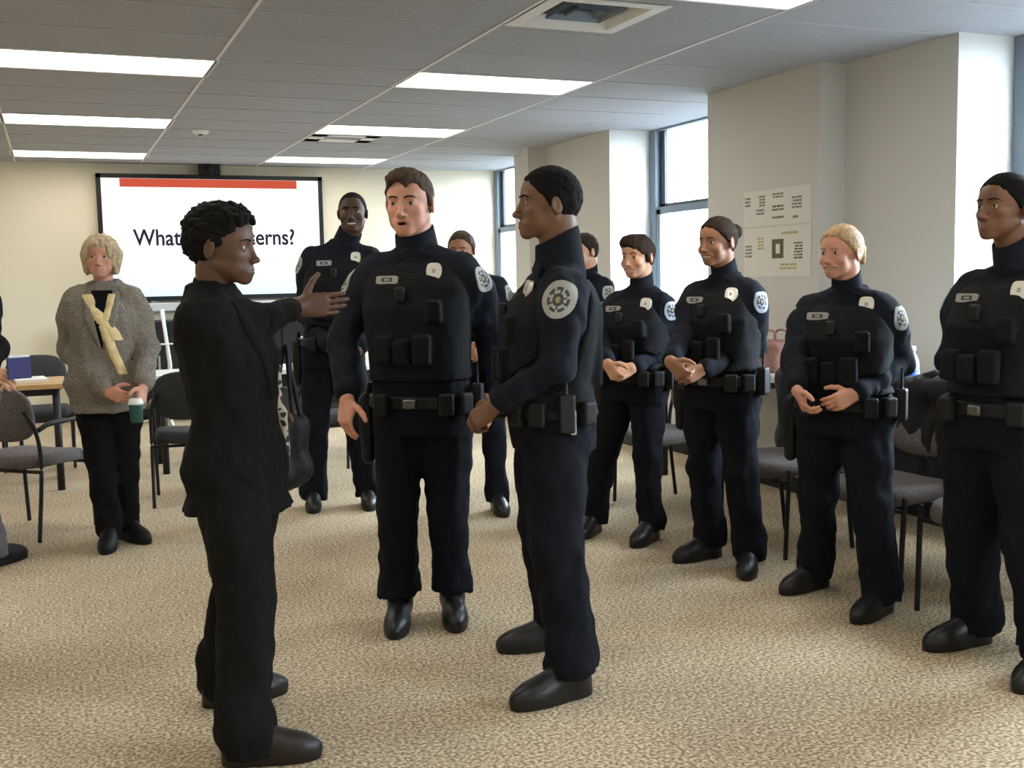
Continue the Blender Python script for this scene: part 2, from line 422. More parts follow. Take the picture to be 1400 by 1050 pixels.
def hair_obj(o, R, S, style, material, parent, h):
    T = lambda x, y, z: o+R @ (np.array([x, y, z])*S)
    Fd = Field(o-.95*S*np.ones(3), o+.95*S*np.ones(3), h)
    g = dict(short=.035, crop=.05, buzz=.017, bun=.038, pony=.05, bob=.085, side=.05, wave=.06)[style]
    if style == 'crop':
        Fd.add(ell(T(0, -.05, .13), np.array((.335+g*.7, .42+g, .40+g))*S, R)); Fd.add(ell(T(0, -.03, .34), np.array((.31, .43, .25))*S, R), .1*S); Fd.add(ell(T(0, -.20, .16), np.array((.32, .34, .34))*S, R), .1*S)
    elif style == 'side':
        Fd.add(ell(T(0, -.03, .10), np.array((.335+g*.6, .42+g*.5, .40+g*.6))*S, R))
        Fd.add(ell(T(.05, .18, .37), np.array((.25, .24, .15))*S, R), .1*S)
    elif style == 'wave':
        Fd.add(ell(T(0, -.03, .10), np.array((.335+g*.6, .42+g*.7, .40+g*.7))*S, R)); Fd.add(ell(T(.08, .17, .33), np.array((.27, .25, .17))*S, R), .1*S)
    elif style == 'bob':
        Fd.add(ell(T(0, -.04, .08), np.array((.335+g, .42+g*.8, .41+g*.7))*S, R))
        for s in (-1, 1): Fd.add(cone(T(s*.34, -.02, .05), T(s*.30, .0, -.33), .12*S, .09*S), .12*S)
        Fd.add(ell(T(0, -.26, -.15), np.array((.33, .2, .25))*S, R), .1*S)
    else: Fd.add(ell(T(0, -.03, .10), np.array((.335+g, .42+g, .40+g))*S, R))
    X = Fd.xyz((slice(None),)*3); lx, ly, lz = [q/S for q in local(*X, o, R)]
    if style == 'bob':
        zm = np.interp(ly, [-.6, .02, .10, .22, .34, .42, .6], [-.6, -.6, -.36, .0, .17, .26, .3])
        zm = np.where(np.abs(lx) > .2, zm-.12, zm)
    elif style in ('bun', 'pony'):
        zm = np.interp(ly, [-.6, -.25, -.08, .06, .14, .34, .5], [-.34, -.27, -.09, -.02, .07, .30, .38])
    elif style == 'wave':
        zm = np.interp(ly, [-.6, -.25, -.08, .07, .13, .30, .42, .6], [-.38, -.34, -.10, -.12, .02, .19+0, .24, .3])+np.where(ly > .2, .16*lx, 0)
    elif style == 'side':
        zm = np.interp(ly, [-.6, -.25, -.12, .06, .13, .34, .42, .6], [-.34, -.30, -.12, -.05, .10, .30, .27, .3])
        zm = zm + .05*np.sin(lx*22)*(ly > .25)
    else:
        zm = np.interp(ly, [-.6, -.25, -.10, .04, .12, .345, .5], [-.34, -.30, -.12, -.06, .06, .30, .36])
    zm = zm+.012*np.sin(lx*37+1)+.008*np.sin(lx*71)
    cl = ((zm-lz)*S*.7).astype(f32); kk = .05*S; hh = np.maximum(kk-np.abs(Fd.D-cl), 0)/kk; Fd.D = (np.maximum(Fd.D, cl)+hh*hh*kk*.25).astype(f32)
    if style == 'bun':
        Fd.add(ell(T(0, -.54, .20), np.array((.17, .15, .17))*S, R), .05*S)
    if style == 'pony':
        for a, b, r1, r2 in (((0, -.44, .10), (0, -.62, .04), .08, .095), ((0, -.62, .04), (.0, -.66, -.20), .095, .06)):
            Fd.add(cone(T(*a), T(*b), r1*S, r2*S), .03*S)
    if style == 'crop': Fd.noise(.010, (.016,)*3, 5)
    elif style in ('side', 'wave'): Fd.noise(.005, (.012, .04, .03), 5, None, R)
    elif style == 'bob': Fd.noise(.007, (.016, .016, .07), 5)
    elif style == 'buzz': Fd.noise(.001, (.008,)*3, 5)
    elif style in ('bun', 'pony'): Fd.noise(.0022, (.012, .08, .018), 5, None, R)
    else: Fd.noise(.0025, (.012,)*3, 5)
    V, Q = Fd.mesh()
    return mesh_obj('hair', V, Q, material, parent)

def eye_obj(c, R, r, parent):
    n, k = 12, 16; b = MB(); vs = []; fs = []; mi = []
    for i in range(n+1):
        th = math.pi*i/n
        for q in range(k):
            a = 2*math.pi*q/k; vs.append(c+R @ (r*np.array([math.sin(th)*math.cos(a), math.cos(th), math.sin(th)*math.sin(a)])))
    for i in range(n):
        for q in range(k): b.f.append((i*k+q, i*k+(q+1) % k, (i+1)*k+(q+1) % k, (i+1)*k+q)); b.mi.append(1 if i < 2 else 0); b.sm.append(True)
    b.v = vs
    return b.build('eye', [m_eyew, m_iris], parent)

def hand_prims(Fd, w, d, n, side, curl=(.5, .55, .6, .65), sc=1., thumb=.4, arm=None, spread=.03):
    """w wrist, d finger direction, n palm normal, side 'R'/'L'"""
    d = unit(d); n = unit(n-(n @ d)*d); s = np.cross(d, n)*(1 if side == 'R' else -1)
    T = lambda a, b, c: w+(d*a+s*b+n*c)*sc
    kn = [(.090, .030), (.094, .010), (.090, -.0105), (.081, -.030)]; fl = [.070, .078, .072, .056]; fr = [.0092, .0095, .0090, .0080]
    Fd.add(ell(T(.0, 0, 0), np.array((.026, .018, .026))*sc, np.stack([s, n, d], 1)), .012)
    for (a, b), r in zip(kn, fr):
        Fd.add(cone(T(.0, b*.55, 0), T(a, b, 0), .0155*sc, .0125*sc), .014*sc)
    Fd.add(cone(T(.02, .020, .008), T(.06, .030, .008), .016*sc, .012*sc), .012*sc)
    Fd.add(cone(T(.03, -.024, .008), T(.06, -.026, .006), .014*sc, .012*sc), .012*sc)
    for i in range(4):
        a, b = kn[i]; p = T(a, b, 0); ang = 0; sp = spread*(1.5-i)/1.5
        for q, fr_ in enumerate((.46, .30, .24)):
            ang += curl[i]*(1., 1.15, .8)[q]
            v = (d*math.cos(ang)+n*math.sin(ang)); v = unit(v+s*sp*math.cos(ang))
            e = p+v*fl[i]*fr_*sc; r0 = fr[i]*sc*(1, .93, .87)[q]
            Fd.add(cone(p, e, r0, r0*.92), .0035*sc); p = e
    p = T(.022, .024, .006)
    for v, L, r0, r1 in ((d*.62+s*(.75+thumb*.4)+n*.35, .040, .015, .0125), (d*.85+s*(.25+thumb)+n*.30, .032, .0122, .0108), (d*.95+s*(.05+thumb*.8)+n*.28, .027, .0106, .0088)):
        e = p+unit(v)*L*sc; Fd.add(cone(p, e, r0*sc, r1*sc), .006*sc); p = e

def patch_obj(name, parent, bvh, p, nrm, up, rx, ry, shape, mats, off=.004, rings=6, n=28, thick=.003, rigid=False):
    """an embroidered patch or badge draped on cloth: rings of faces projected on the surface"""
    nrm = unit(nrm); up = unit(up-(up @ nrm)*nrm); u = np.cross(up, nrm); vs = []; b = MB()
    def outline(a):
        c, s = math.cos(a), math.sin(a)
        if shape == 'shield':
            if s >= 0: q = (abs(c)**4+abs(s)**4)**-.25; return c*q*rx*(1-.10*max(0, s)), s*q*ry*.86
            return math.copysign(abs(c)**.8, c)*rx, s*ry*1.08
        if shape == 'rect':
            k = 1/max(abs(c), abs(s)); return c*k*rx, s*k*ry
        if shape == 'star': k = .78+.22*math.cos(7*a); return c*k*rx, s*k*ry
        return c*rx, s*ry
    def proj(q):
        if rigid: return q+nrm*off
        h = bvh.ray_cast(Vector(q+nrm*.06), Vector(-nrm), .14)
        if h[0] is None: return q+nrm*(off-.02)
        return np.array(h[0])+nrm*off
    rows = []
    for i in range(rings+1):
        row = []
        for k in range(n):
            x, y = outline(2*math.pi*k/n+1e-3); f = i/rings; row.append(proj(p+u*x*f+up*y*f))
            if i == 0: break
        rows.append(row)
    b.v = [tuple(rows[0][0])]; ofs = [0]
    for r in rows[1:]: ofs.append(len(b.v)); b.v += [tuple(q) for q in r]
    edge = len(b.v); b.v += [tuple(q-nrm*(thick+off)) for q in rows[-1]]
    if shape == 'rect': mats = [mats[0], mats[1], mats[0]]
    def F_(f, m): b.f.append(f); b.mi.append(m); b.sm.append(False)
    pat = {6: [2, 1, 0, 1, 0, 0], 4: [2, 1, 0, 0]}.get(rings, [0]*rings)
    for k in range(n): F_((0, ofs[1]+k, ofs[1]+(k+1) % n), pat[0] if k % 3 or shape == 'rect' else (1 if rings == 6 else 0))
    for i in range(1, rings):
        for k in range(n):
            m = pat[i]
            if rings == 6 and i == 2 and k % 5 == 0: m = 1
            if rings == 6 and i == 3 and k % 4 == 0: m = 0
            F_((ofs[i]+k, ofs[i+1]+k, ofs[i+1]+(k+1) % n, ofs[i]+(k+1) % n), m)
    for k in range(n): F_((ofs[rings]+k, edge+k, edge+(k+1) % n, ofs[rings]+(k+1) % n), 0)
    return b.build(name, mats, parent)

def rot_head(fwd_deg, pitch, roll):
    a = math.radians(fwd_deg); f = -CQ*math.cos(a)+CR*math.sin(a); l = np.cross(UP, f)
    R = np.stack([-l, f, UP], 1)                                  # right, forward, up
    p, r = math.radians(pitch), math.radians(roll)
    Rp = np.array([[1, 0, 0], [0, math.cos(p), -math.sin(p)], [0, math.sin(p), math.cos(p)]])
    Rr = np.array([[math.cos(r), 0, math.sin(r)], [0, 1, 0], [-math.sin(r), 0, math.cos(r)]])
    return R @ Rp @ Rr

def person(label, sp):
    g = sp.get; d = sp['d']; a = math.radians(sp['a'])
    fw = -CQ*math.cos(a)+CR*math.sin(a); lf = np.cross(UP, fw); fem = g('fem', 0); bk = g('bulk', 1.)
    h = g('h', .009); hf = g('hf', .0045); S = sp['S']
    Sc = P(*sp['sh'], d); Hc = P(*sp['hip'], d)
    o = P(*sp['head'][:2], d+(sp['head'][2] if len(sp['head']) > 2 else -.02)); R = rot_head(g('ha', sp['a']), g('hp', 0), g('hr', 0))
    sw = sp['sw']; hw = g('hw', .085)
    shj = {'R': Sc-lf*sw*.97-UP*.028, 'L': Sc+lf*sw*.97-UP*.028}
    arms = {k: [shj[k]]+[P(q[0], q[1], d+q[2]) for q in sp[k]] for k in 'RL'}
    hips = {'R': Hc-lf*hw, 'L': Hc+lf*hw}
    legs = {}
    for k in 'RL':
        an = G(*sp['f'+k][0]); toe = G(*sp['f'+k][1]); t = unit(toe-an)
        ank = an+UP*.09; kn = (hips[k]+ank)*.5+(fw*.6+t*.4)*.03
        kn = kn+lf*(0 if 'kx' not in sp else sp['kx'])
        legs[k] = (hips[k], kn, ank, t, an)
    root = empty('person', (Hc[0], Hc[1], 0), 0, label, 'person')
    root_off = Vector((Hc[0], Hc[1], 0))
    bpy.context.view_layer.update()
    def fin(ob):
        ob.matrix_parent_inverse = Matrix.Translation(-root_off) if ob.parent is root else Matrix.Identity(4); return ob
    def stations(add=0., lo=-.30, hi=1.16, prof=None):
        L = Sc[2]-Hc[2]; ch = g('chest', 0.)
        if fem: base = [(-.30, .10, .085), (-.18, .150, .115), (.0, .178*g('hipk', 1), .125), (.30, .140, .105), (.48, .145, .112), (.70, .158, .128), (.86, sw-.005, .108), (.95, sw*.90, .088), (1.02, sw*.66, .070), (1.08, .085, .062), (1.16, .055, .055)]
        else: base = [(-.30, .10, .09), (-.18, .150, .12), (.0, .172, .128), (.30, .158, .122), (.48, .165, .128), (.70, .178, .135), (.86, sw-.005, .118), (.95, sw*.90, .096), (1.02, sw*.68, .078), (1.08, .10, .070), (1.16, .062, .062)]
        out = []
        for t, w, dd in base:
            if t < lo-1e-6 or t > hi+1e-6: continue
            c = Hc+(Sc-Hc)*t
            fo = np.interp(t, [-.3, 0, .3, .7, 1., 1.2], [-.02, -.01, .005, .012, -.015, -.02])+g('belly', 0)*math.exp(-((t-.3)/.25)**2)
            c = c+fw*fo; k = 1 if t > 1.0 else bk
            out.append((Hc[2]+L*t, (c[0], c[1]), w*k+add, dd*k+add))
        return out
    allp = [Hc, Sc, o+UP*S*.6]+[q for k in 'RL' for q in arms[k]]+[q for k in 'RL' for q in legs[k][:3]]+[legs[k][4]+legs[k][3]*.2 for k in 'RL']
    lo = np.min(allp, 0)-.17; hi = np.max(allp, 0)+.17; lo[2] = -.02; hi[2] = o[2]+S*.62
    # ---- body: one continuous surface, slim below the clothes
    fine = [(o-.62*S, o+.62*S)]+[(np.minimum(arms[k][2], arms[k][3])-.05, np.maximum(arms[k][2], arms[k][3])+.05) for k in 'RL']
    B = Field(lo, hi, h*1.25, fine, hf)
    B.add(loft(stations(-.035, -.18, .98), lf[:2], fw[:2]), .03)
    nb = Sc+UP*.0-fw*.03; nk = o+R @ (np.array([0, -.12, -.26])*S); nr = g('neck', .058-.012*fem)
    B.add(cone(nb, nk, nr*1.15, nr), .04); B.add(cone(nk, o+R @ (np.array([0, -.08, -.1])*S), nr, nr), .04)
    for k in 'RL':
        s_, e_, w_, t_ = arms[k]
        B.add(cone(s_, e_, .045, .034), .03); B.add(cone(e_, w_, .034, .024), .03)
        hp_, kn, an, t, gr = legs[k]
        B.add(cone(hp_, kn, .065, .045), .03); B.add(cone(kn, an, .045, .033), .03); B.add(cone(an-UP*.03, an-UP*.045+t*.13, .032, .025), .02)
    head_field(B, o, R, S, fem, g('mouth', 'closed'), g('lipf', 1.+.2*fem))
    for k in 'RL':
        s_, e_, w_, t_ = arms[k]; n = g('palm'+k)
        n = np.asarray(n, float); n = lf*n[0]+fw*n[1]+UP*n[2]
        hand_prims(B, w_, t_-w_, n, k, g('curl'+k, (.35, .4, .45, .5)), g('hs', 1. if not fem else .9), g('thumb'+k, .2))
    V, Q = B.mesh()
    cen = V[Q].mean(1); l = (cen-o) @ R/S
    up_ = 1 if g('mouth', 'closed') == 'smile' else 0
    lip = (l[:, 1] > .335) & (np.abs(l[:, 0]) < .12+.045*up_) & (np.abs(l[:, 2]+.305-.006*up_-1.1*up_*l[:, 0]**2) < (.034+dict(closed=0, smile=.012, open=.016)[g('mouth', 'closed')])*(1-(np.abs(l[:, 0])/(.15+.04*up_))**2)+.003)
    skin = mat('skin_'+sp['skin'][0], sp['skin'][1], .5, sss=.12, var=.10, vscale=14, spec=.4)
    lc = [(a_+b_)/2 for a_, b_ in zip(sp['skin'][1], sp['skin'][2])]; lips = mat('lips_'+sp['skin'][0], lc, .42, sss=.1)
    mats = [skin, lips, mat('mouth_inside', (.05, .012, .010), .6)]; mi = lip.astype(int)
    if g('mouth', 'closed') == 'open': mi[(l[:, 1] > .25) & (l[:, 1] < .385) & (np.abs(l[:, 0]) < .066) & (np.abs(l[:, 2]+.305) < .021)] = 2
    fin(mesh_obj('body', V, Q, mats, root, mi))
    Tl = lambda x, y, z: o+R @ (np.array([x, y, z])*S)
    for s in (-1, 1): fin(eye_obj(Tl(s*.14, .305, -.002), R, .059*S, root))
    if g('mouth') == 'smile':
        Tf = Field(Tl(0, .31, -.30)-.2*S, Tl(0, .31, -.30)+.2*S, .0028)
        Tf.add(ell(Tl(0, .30, -.292), np.array((.135, .078, .034))*S, R)); fin(mesh_obj('teeth', *Tf.mesh(), m_teeth, root))
    bvh = BVHTree.FromPolygons([tuple(v) for v in V], [tuple(q) for q in Q])
    def onface(x, z, out=.004):
        p = Tl(x, .8, z); hit = bvh.ray_cast(Vector(p), Vector(-R[:, 1]), S)
        return np.array(hit[0])+R[:, 1]*out*S if hit[0] is not None else Tl(x, .36, z)
    for s in (-1, 1):
        br = MB(); br.tube([onface(s*x, z) for x, z in ((.05, .083), (.09, .096), (.14, .103), (.19, .095), (.225, .07))], [q_*S*(1-.4*fem) for q_ in (.012, .017, .016, .013, .005)], 6)
        fin(br.build('eyebrow', sp['hairm'], root))
    hr = fin(hair_obj(o, R, S, sp['hair'], sp['hairm'], root, hf))
    # ---- clothes
    top = sp['top']; slr = g('slr', (.068, .057, .046) if not fem else (.060, .050, .041)); slr = [q*(1+(bk-1)*.6) for q in slr]
    tm = {'uniform': m_navy, 'suit': m_suit, 'blazer': m_tweed, 'jacket': m_blacktop}[top]
    tn = {'uniform': 'shirt', 'suit': 'suit_jacket', 'blazer': 'blazer', 'jacket': 'jacket'}[top]
    J = Field(lo, hi, h)
    tlo = {'uniform': -.05, 'suit': -.30, 'blazer': -.30, 'jacket': -.2}[top]
    st = stations(.006 if top == 'uniform' else .02, -.30, 1.16)
    L = Sc[2]-Hc[2]
    if top in ('suit', 'blazer'):
        fl = g('flare', .03)
        st = [(z, c, w+(fl if (z-Hc[2])/L < .1 else 0)+(.05 if (z-Hc[2])/L < -.2 else 0), dd+(fl*.6 if (z-Hc[2])/L < .1 else 0)+(.055 if (z-Hc[2])/L < -.2 else 0)) for z, c, w, dd in st]
    J.add(loft(st, lf[:2], fw[:2]), .03)
    zcut = Hc[2]+L*tlo
    if top in ('suit', 'blazer'): zcut = Hc[2]-g('hem', .16)
    J.keep(lambda X, Y, Z: zcut-Z+0*X)
    for k in 'RL':
        s_, e_, w_, t_ = arms[k]; dv = unit(w_-e_); we = w_-dv*(.012+slr[2]*.75)
        J.add(cone(s_-UP*.004+(Sc-s_)*.12, s_+(e_-s_)*.35, slr[0]*.98, slr[0]*.97), .06)
        J.add(cone(Sc+(s_-Sc)*.28+UP*.035-fw*.02, s_+(Sc-s_)*.15+UP*.005, .042, .052), .05)
        J.add(cone(s_+(e_-s_)*.25, e_, slr[0]*.96, slr[1]), .03); J.add(cone(e_, we, slr[1], slr[2]), .02)
        if top != 'uniform' or True: J.add(cone(we, we+dv*.004, slr[2]*1.08, slr[2]*1.08), .006)
    nbp = o+R @ (np.array([0, -.1, -.2])*S)
    fold = lambda p: np.ones(len(p))
    J.noise(g('fold', .008), (.05, .05, .085), 2); J.noise(.0035, (.03, .03, .045), 9)
    J.sub(cone(nb+UP*.02, nk+(nk-nb)*.6, nr*1.02, nr*1.02), .01)
    JV, JQ = J.mesh(); jo = fin(mesh_obj(tn, JV, JQ, tm, root))
    if top in ('suit', 'blazer'):                                 # dark opening with lapels down the front
        bv = BVHTree.FromPolygons([tuple(v) for v in JV], [tuple(q) for q in JQ])
        def surf(x, t, up=.004):
            p0 = Hc+(Sc-Hc)*t+lf*x+fw*.6; hit = bv.ray_cast(Vector(p0), Vector(-fw), 1.2)
            return (np.array(hit[0])+fw*up) if hit[0] is not None else Hc+(Sc-Hc)*t+lf*x+fw*.12
        b = MB(); rows = []
        for t in np.linspace(.42, 1.06, 12):
            w = np.interp(t, [.42, 1.06], [.006, .055]); rows.append([surf(x, t, .005) for x in np.linspace(-w, w, 5)])
        n5 = 5
        vs = [p for r in rows for p in r]; b.add(vs, [(i*n5+k, i*n5+k+1, (i+1)*n5+k+1, (i+1)*n5+k) for i in range(11) for k in range(4)], 0, True)
        fin(b.build('shirt_front', m_blacktop, root))
        for s in (-1, 1):
            b = MB(); rows = []
            for t in np.linspace(.42, 1.05, 14):
                w = np.interp(t, [.42, 1.05], [.004, .056]); ww = np.interp(t, [.42, .78, .80, .95, 1.05], [.012, .062, .05, .05, .03])
                rows.append([surf(s*x, t, up) for x, up in ((w, .006), (w+ww*.33, .013), (w+ww*.66, .013), (w+ww, .008), (w+ww, -.003))])
            vs = [p for r in rows for p in r]
            b.add(vs, [(i*n5+k, i*n5+k+1, (i+1)*n5+k+1, (i+1)*n5+k) for i in range(13) for k in range(4)], 0, True)
            fin(b.build('lapel', tm, root))
    # collar
    Cf = Field(Sc-.22, Sc+.24, .005)
    cc = nb+(nk-nb)*.15-UP*.005; c2 = nb+(nk-nb)*g('colh', .80 if top == 'uniform' else .55); rr = nr*1.27
    Cf.add(cone(cc, c2, rr*1.14, rr*1.0), .01)
    Cf.sub(cone(cc-UP*.06, c2+(c2-cc)*.7, nr*1.10, nr*1.06), .004)
    ax = unit(c2-cc)
    Cf.keep(lambda X, Y, Z: (X-c2[0])*ax[0]+(Y-c2[1])*ax[1]+(Z-c2[2])*ax[2]+(.42*((X-c2[0])*fw[0]+(Y-c2[1])*fw[1])))
    if top in ('uniform',):
        for s in (-1, 1): Cf.add(rbox(cc+fw*rr*1.05+lf*s*.035+UP*.015, (.03, .008, .022), np.stack([lf*.9+UP*s*-.35, fw, UP*.95+lf*s*.3], 1)), .01)
    if top in ('suit', 'blazer'): Cf.sub(ell(cc+fw*.09-UP*.01, (.05, .06, .09), np.stack([lf, fw, UP], 1)), .01)
    fin(mesh_obj('collar', *Cf.mesh(), tm if top in ('uniform', 'suit') else m_blacktop, root))
    # trousers
    T_ = Field(np.array([lo[0], lo[1], 0]), np.array([hi[0], hi[1], Hc[2]+.22]), h)
    T_.add(loft(stations(.012, -.18, .30), lf[:2], fw[:2]), .03)
    tr = g('trr', (.100, .080, .074) if not fem else (.096, .073, .068)); 
    for k in 'RL':
        hp_, kn, an, t, gr = legs[k]
        T_.add(cone(hp_-UP*.02, hp_+(kn-hp_)*.5, tr[0], (tr[0]+tr[1])/2*1.02), .035); T_.add(cone(hp_+(kn-hp_)*.45, kn, (tr[0]+tr[1])/2*1.02, tr[1]), .03)
        T_.add(cone(kn, an+UP*.02-t*.008, tr[1], tr[2]), .02); T_.add(cone(an+UP*.06-t*.006, an-UP*.09+t*.012, tr[2], tr[2]*1.0), .03)
    T_.keep(lambda X, Y, Z: g('cuff', .055)-Z+0*X)
    ztop = Hc[2]+.15; T_.keep(lambda X, Y, Z: Z-ztop+0*X)
    T_.noise(.009, (.055, .055, .09), 4, lambda p: np.interp(p[:, 2], [0, .1, .35, .5, .8], [1.1, 1.5, 1.0, 1.1, .6])); T_.noise(.003, (.035, .035, .045), 7)
    fin(mesh_obj('trousers', *T_.mesh(), {'uniform': m_trou, 'suit': m_suit, 'blazer': m_blacktop, 'jacket': g('trm', m_blacktop)}[top], root))
    # shoes
    for k in 'RL':
        hp_, kn, an, t, gr = legs[k]; lt = np.cross(UP, t); Rb = np.stack([lt, t, UP], 1); kk = g('shoe', 1.)
        c = gr; lo2 = np.array([c[0]-.3, c[1]-.3, -.004]); hi2 = np.array([c[0]+.3, c[1]+.3, .26]); Bt = Field(lo2, hi2, min(h, .007))
        W = lambda x, y, z: c+(lt*x+t*y)*kk+UP*z
        Bt.add(ell(W(0, .12, .032), np.array((.046, .105, .048))*kk, Rb), .02); Bt.add(ell(W(0, -.005, .045), np.array((.037, .068, .06))*kk, Rb), .04)
        Bt.add(cone(W(0, .14, .035), W(0, .02, .10), .036*kk, .038*kk), .04)
        if g('boot', True): Bt.add(cone(W(0, -.005, .08), W(0, -.012, .19), .046*kk, .052*kk), .03)
        Bt.keep(lambda X, Y, Z: .002-Z+0*X)
        for yy, w_, d_, zt_ in ((.115, .047, .106, .024), (-.008, .038, .064, .028), (.05, .040, .09, .022)):
            q_ = W(0, yy, 0)[:2]; Bt.add(loft([(.0, q_, w_*kk, d_*kk), (zt_, q_, w_*kk, d_*kk)], lt[:2], t[:2], 2.15), .006)
        Bt.keep(lambda X, Y, Z: -Z+0*X)
        fin(mesh_obj('boot' if g('boot', True) else 'shoe', *Bt.mesh(), g('shoem', m_boot), root))
    # ---- police kit
    if top == 'uniform':
        A = stations(.022, -.05, 1.06)
        Vf = Field(lo, hi, h); va = [(z, c, w*.93 if (z-Hc[2])/L > .8 else w, dd) for z, c, w, dd in stations(.024, -.05, 1.06)]
        Vf.add(loft(va, lf[:2], fw[:2], 2.6), .02)
        zb = Hc[2]+L*g('vlo', .20); zt = Sc[2]+.045
        Vf.keep(lambda X, Y, Z: np.maximum(zb-Z, Z-zt)+0*X)
        for k in 'RL':
            s_, e_, w_, t_ = arms[k]
            Vf.sub(cone(s_+(s_-Sc)*.02+UP*.03, s_+(e_-s_)*.35-UP*.02, slr[0]*1.06, slr[0]*1.08), .02); Vf.sub(cone(s_+(s_-Sc)*.3, s_+(s_-Sc)*1.2, .1, .1), .02)
            Vf.sub(cone(s_+(e_-s_)*.35, e_, slr[0]*1.03, slr[1]*1.05), .01); Vf.sub(cone(e_, w_, slr[1]*1.06, slr[2]*1.1), .01)
        Vf.sub(cone(nb-UP*.03+fw*.035, nk+(nk-nb)*.5+fw*.03, nr*1.75, nr*1.6), .02)
        fd = .135*bk+.02
        def front(x, t): return Hc+(Sc-Hc)*t+lf*x+fw*(fd+.02)
        for x, t, hx, hz in g('pouch', [(-.095, .42, .035, .055), (-.02, .40, .032, .05), (.06, .42, .036, .06), (.11, .68, .03, .045)]):
            Vf.add(rbox(front(x, t)-fw*abs(x)**2*1.2, (hx, .02, hz), np.stack([unit(lf-fw*x*1.2), unit(fw+lf*x*1.2), UP], 1), .01), .006)
        Vf.add(rbox(Hc+(Sc-Hc)*.55-fw*.12*bk, (.12, .028, .15), np.stack([lf, fw, UP], 1), .02), .02)
        Vf.noise(.003, (.05, .05, .08), 3)
        VV, VQ = Vf.mesh(); vo = fin(mesh_obj('vest', VV, VQ, m_vest, root))
        bz = Hc[2]+g('belt', .05)
        Bf = Field(np.array([Hc[0]-.35, Hc[1]-.35, bz-.30]), np.array([Hc[0]+.35, Hc[1]+.35, bz+.09]), .007)
        bs = stations(.026, -.30, .48); Bf.add(loft(bs, lf[:2], fw[:2]), .01)
        Bf.keep(lambda X, Y, Z: np.abs(Z-bz)-.026+0*X)
        t0 = (bz-Hc[2])/L; bw = np.interp(bz, [q[0] for q in bs], [q[2] for q in bs]); bd = np.interp(bz, [q[0] for q in bs], [q[3] for q in bs]); bc = Hc+(Sc-Hc)*t0
        def at(th, dz=0., out=.0):
            th = math.radians(th); n = unit(lf*math.sin(th)/bw+fw*math.cos(th)/bd)
            return bc+lf*math.sin(th)*bw+fw*math.cos(th)*bd+UP*dz+n*out, np.stack([np.cross(n, UP), n, UP], 1)
        belt = fin(mesh_obj('belt', *Bf.mesh(), m_blk, root))
        def gear(name, th, hx, hy, hz, dz, m, rad=.008, par=belt, extra=None):
            p, Rg = at(th, dz, hy*.8); Gf = Field(p-.22, p+.22, .006); Gf.add(rbox(p, (hx, hy, hz), Rg, rad), .002)
            if extra: extra(Gf, p, Rg)
            return fin(mesh_obj(name, *Gf.mesh(), m, par))
        gear('buckle', 0, .026, .007, .019, 0, g('bucklem', m_dksilver), .005)
        if g('clip'): gear('clip', g('clip'), .022, .010, .024, .012, m_silver, .006); gear('keys', g('clip')+38, .012, .012, .045, -.03, m_silver, .006)
        for th in g('cases', (38, 62, -30, 118)): gear('pouch', th, .03, .02, .042, -.005, m_blk)
        def grip(Gf, p, Rg):
            Gf.add(cone(p+UP*.08-Rg[:, 0]*.0, p-UP*.15, .034, .027), .01); Gf.add(cone(p+UP*.08, p+UP*.135-fw*.05, .019, .021), .01)
        gear('holster', -90, .034, .026, .07, -.09, m_blk, .012, extra=grip)
        def ant(Gf, p, Rg): Gf.add(cone(p+UP*.06, p+UP*.15, .007, .005), .004)
        gear('radio', 92, .028, .022, .065, .0, m_plastic, .006, extra=ant)
        # badges and patches draped on the finished cloth
        bvV = BVHTree.FromPolygons([tuple(v) for v in np.concatenate([VV, JV])], [tuple(q) for q in VQ]+[tuple(q+len(VV)) for q in JQ])
        bvJ = BVHTree.FromPolygons([tuple(v) for v in JV], [tuple(q) for q in JQ])
        bp = Hc+(Sc-Hc)*g('badget', .955)+lf*g('badgex', .10)+fw*.3
        hit = bvV.ray_cast(Vector(bp), Vector(-fw), .6)
        if hit[0] is not None and g('badge', True):
            fin(patch_obj('badge', vo, bvV, np.array(hit[0]), np.array(hit[1])*.5+fw, UP, .03, .037, 'shield', [m_badge, m_silver, m_dksilver], .010, 4, thick=.006, rigid=True))
        bp = Hc+(Sc-Hc)*g('namet', .90)-lf*.085+fw*.3
        hit = bvV.ray_cast(Vector(bp), Vector(-fw), .6)
        if hit[0] is not None and g('name', True):
            fin(patch_obj('name_tag', vo, bvV, np.array(hit[0]), np.array(hit[1])*.5+fw, UP, .045, .016, 'rect', [m_patch, m_patchdk, m_patch], .008, 4, thick=.008, rigid=True))
        for k in 'RL':
            s_, e_, w_, t_ = arms[k]; out_ = unit(s_-Sc)*.85+fw*g('pf', .45); out_ = unit(out_)
            q = s_+(e_-s_)*g('pt', .07); hit = bvJ.ray_cast(Vector(q+out_*.3), Vector(-out_), .6)
            if hit[0] is not None:
                fin(patch_obj('shoulder_patch', jo, bvJ, np.array(hit[0]), out_, UP, g('prx', .042), g('pry', .05), g('pshape', 'shield'), [g('patchm', m_patch), m_patchdk, g('patchc', m_gold)], .004, 6))
        mp = Hc+(Sc-Hc)*.80-lf*.02+fw*.3; hit = bvV.ray_cast(Vector(mp), Vector(-fw), .6)
        if hit[0] is not None and g('mic', True):
            p = np.array(hit[0])+fw*.012; Gf = Field(p-.08, p+.08, .005); Gf.add(rbox(p, (.02, .014, .03), np.stack([lf, fw, UP], 1), .008), .002)
            fin(mesh_obj('microphone', *Gf.mesh(), m_plastic, vo))
    return dict(root=root, fin=fin, Sc=Sc, Hc=Hc, fw=fw, lf=lf, arms=arms, JV=JV, JQ=JQ, o=o, R=R, S=S, L=L, nb=nb, jo=jo)
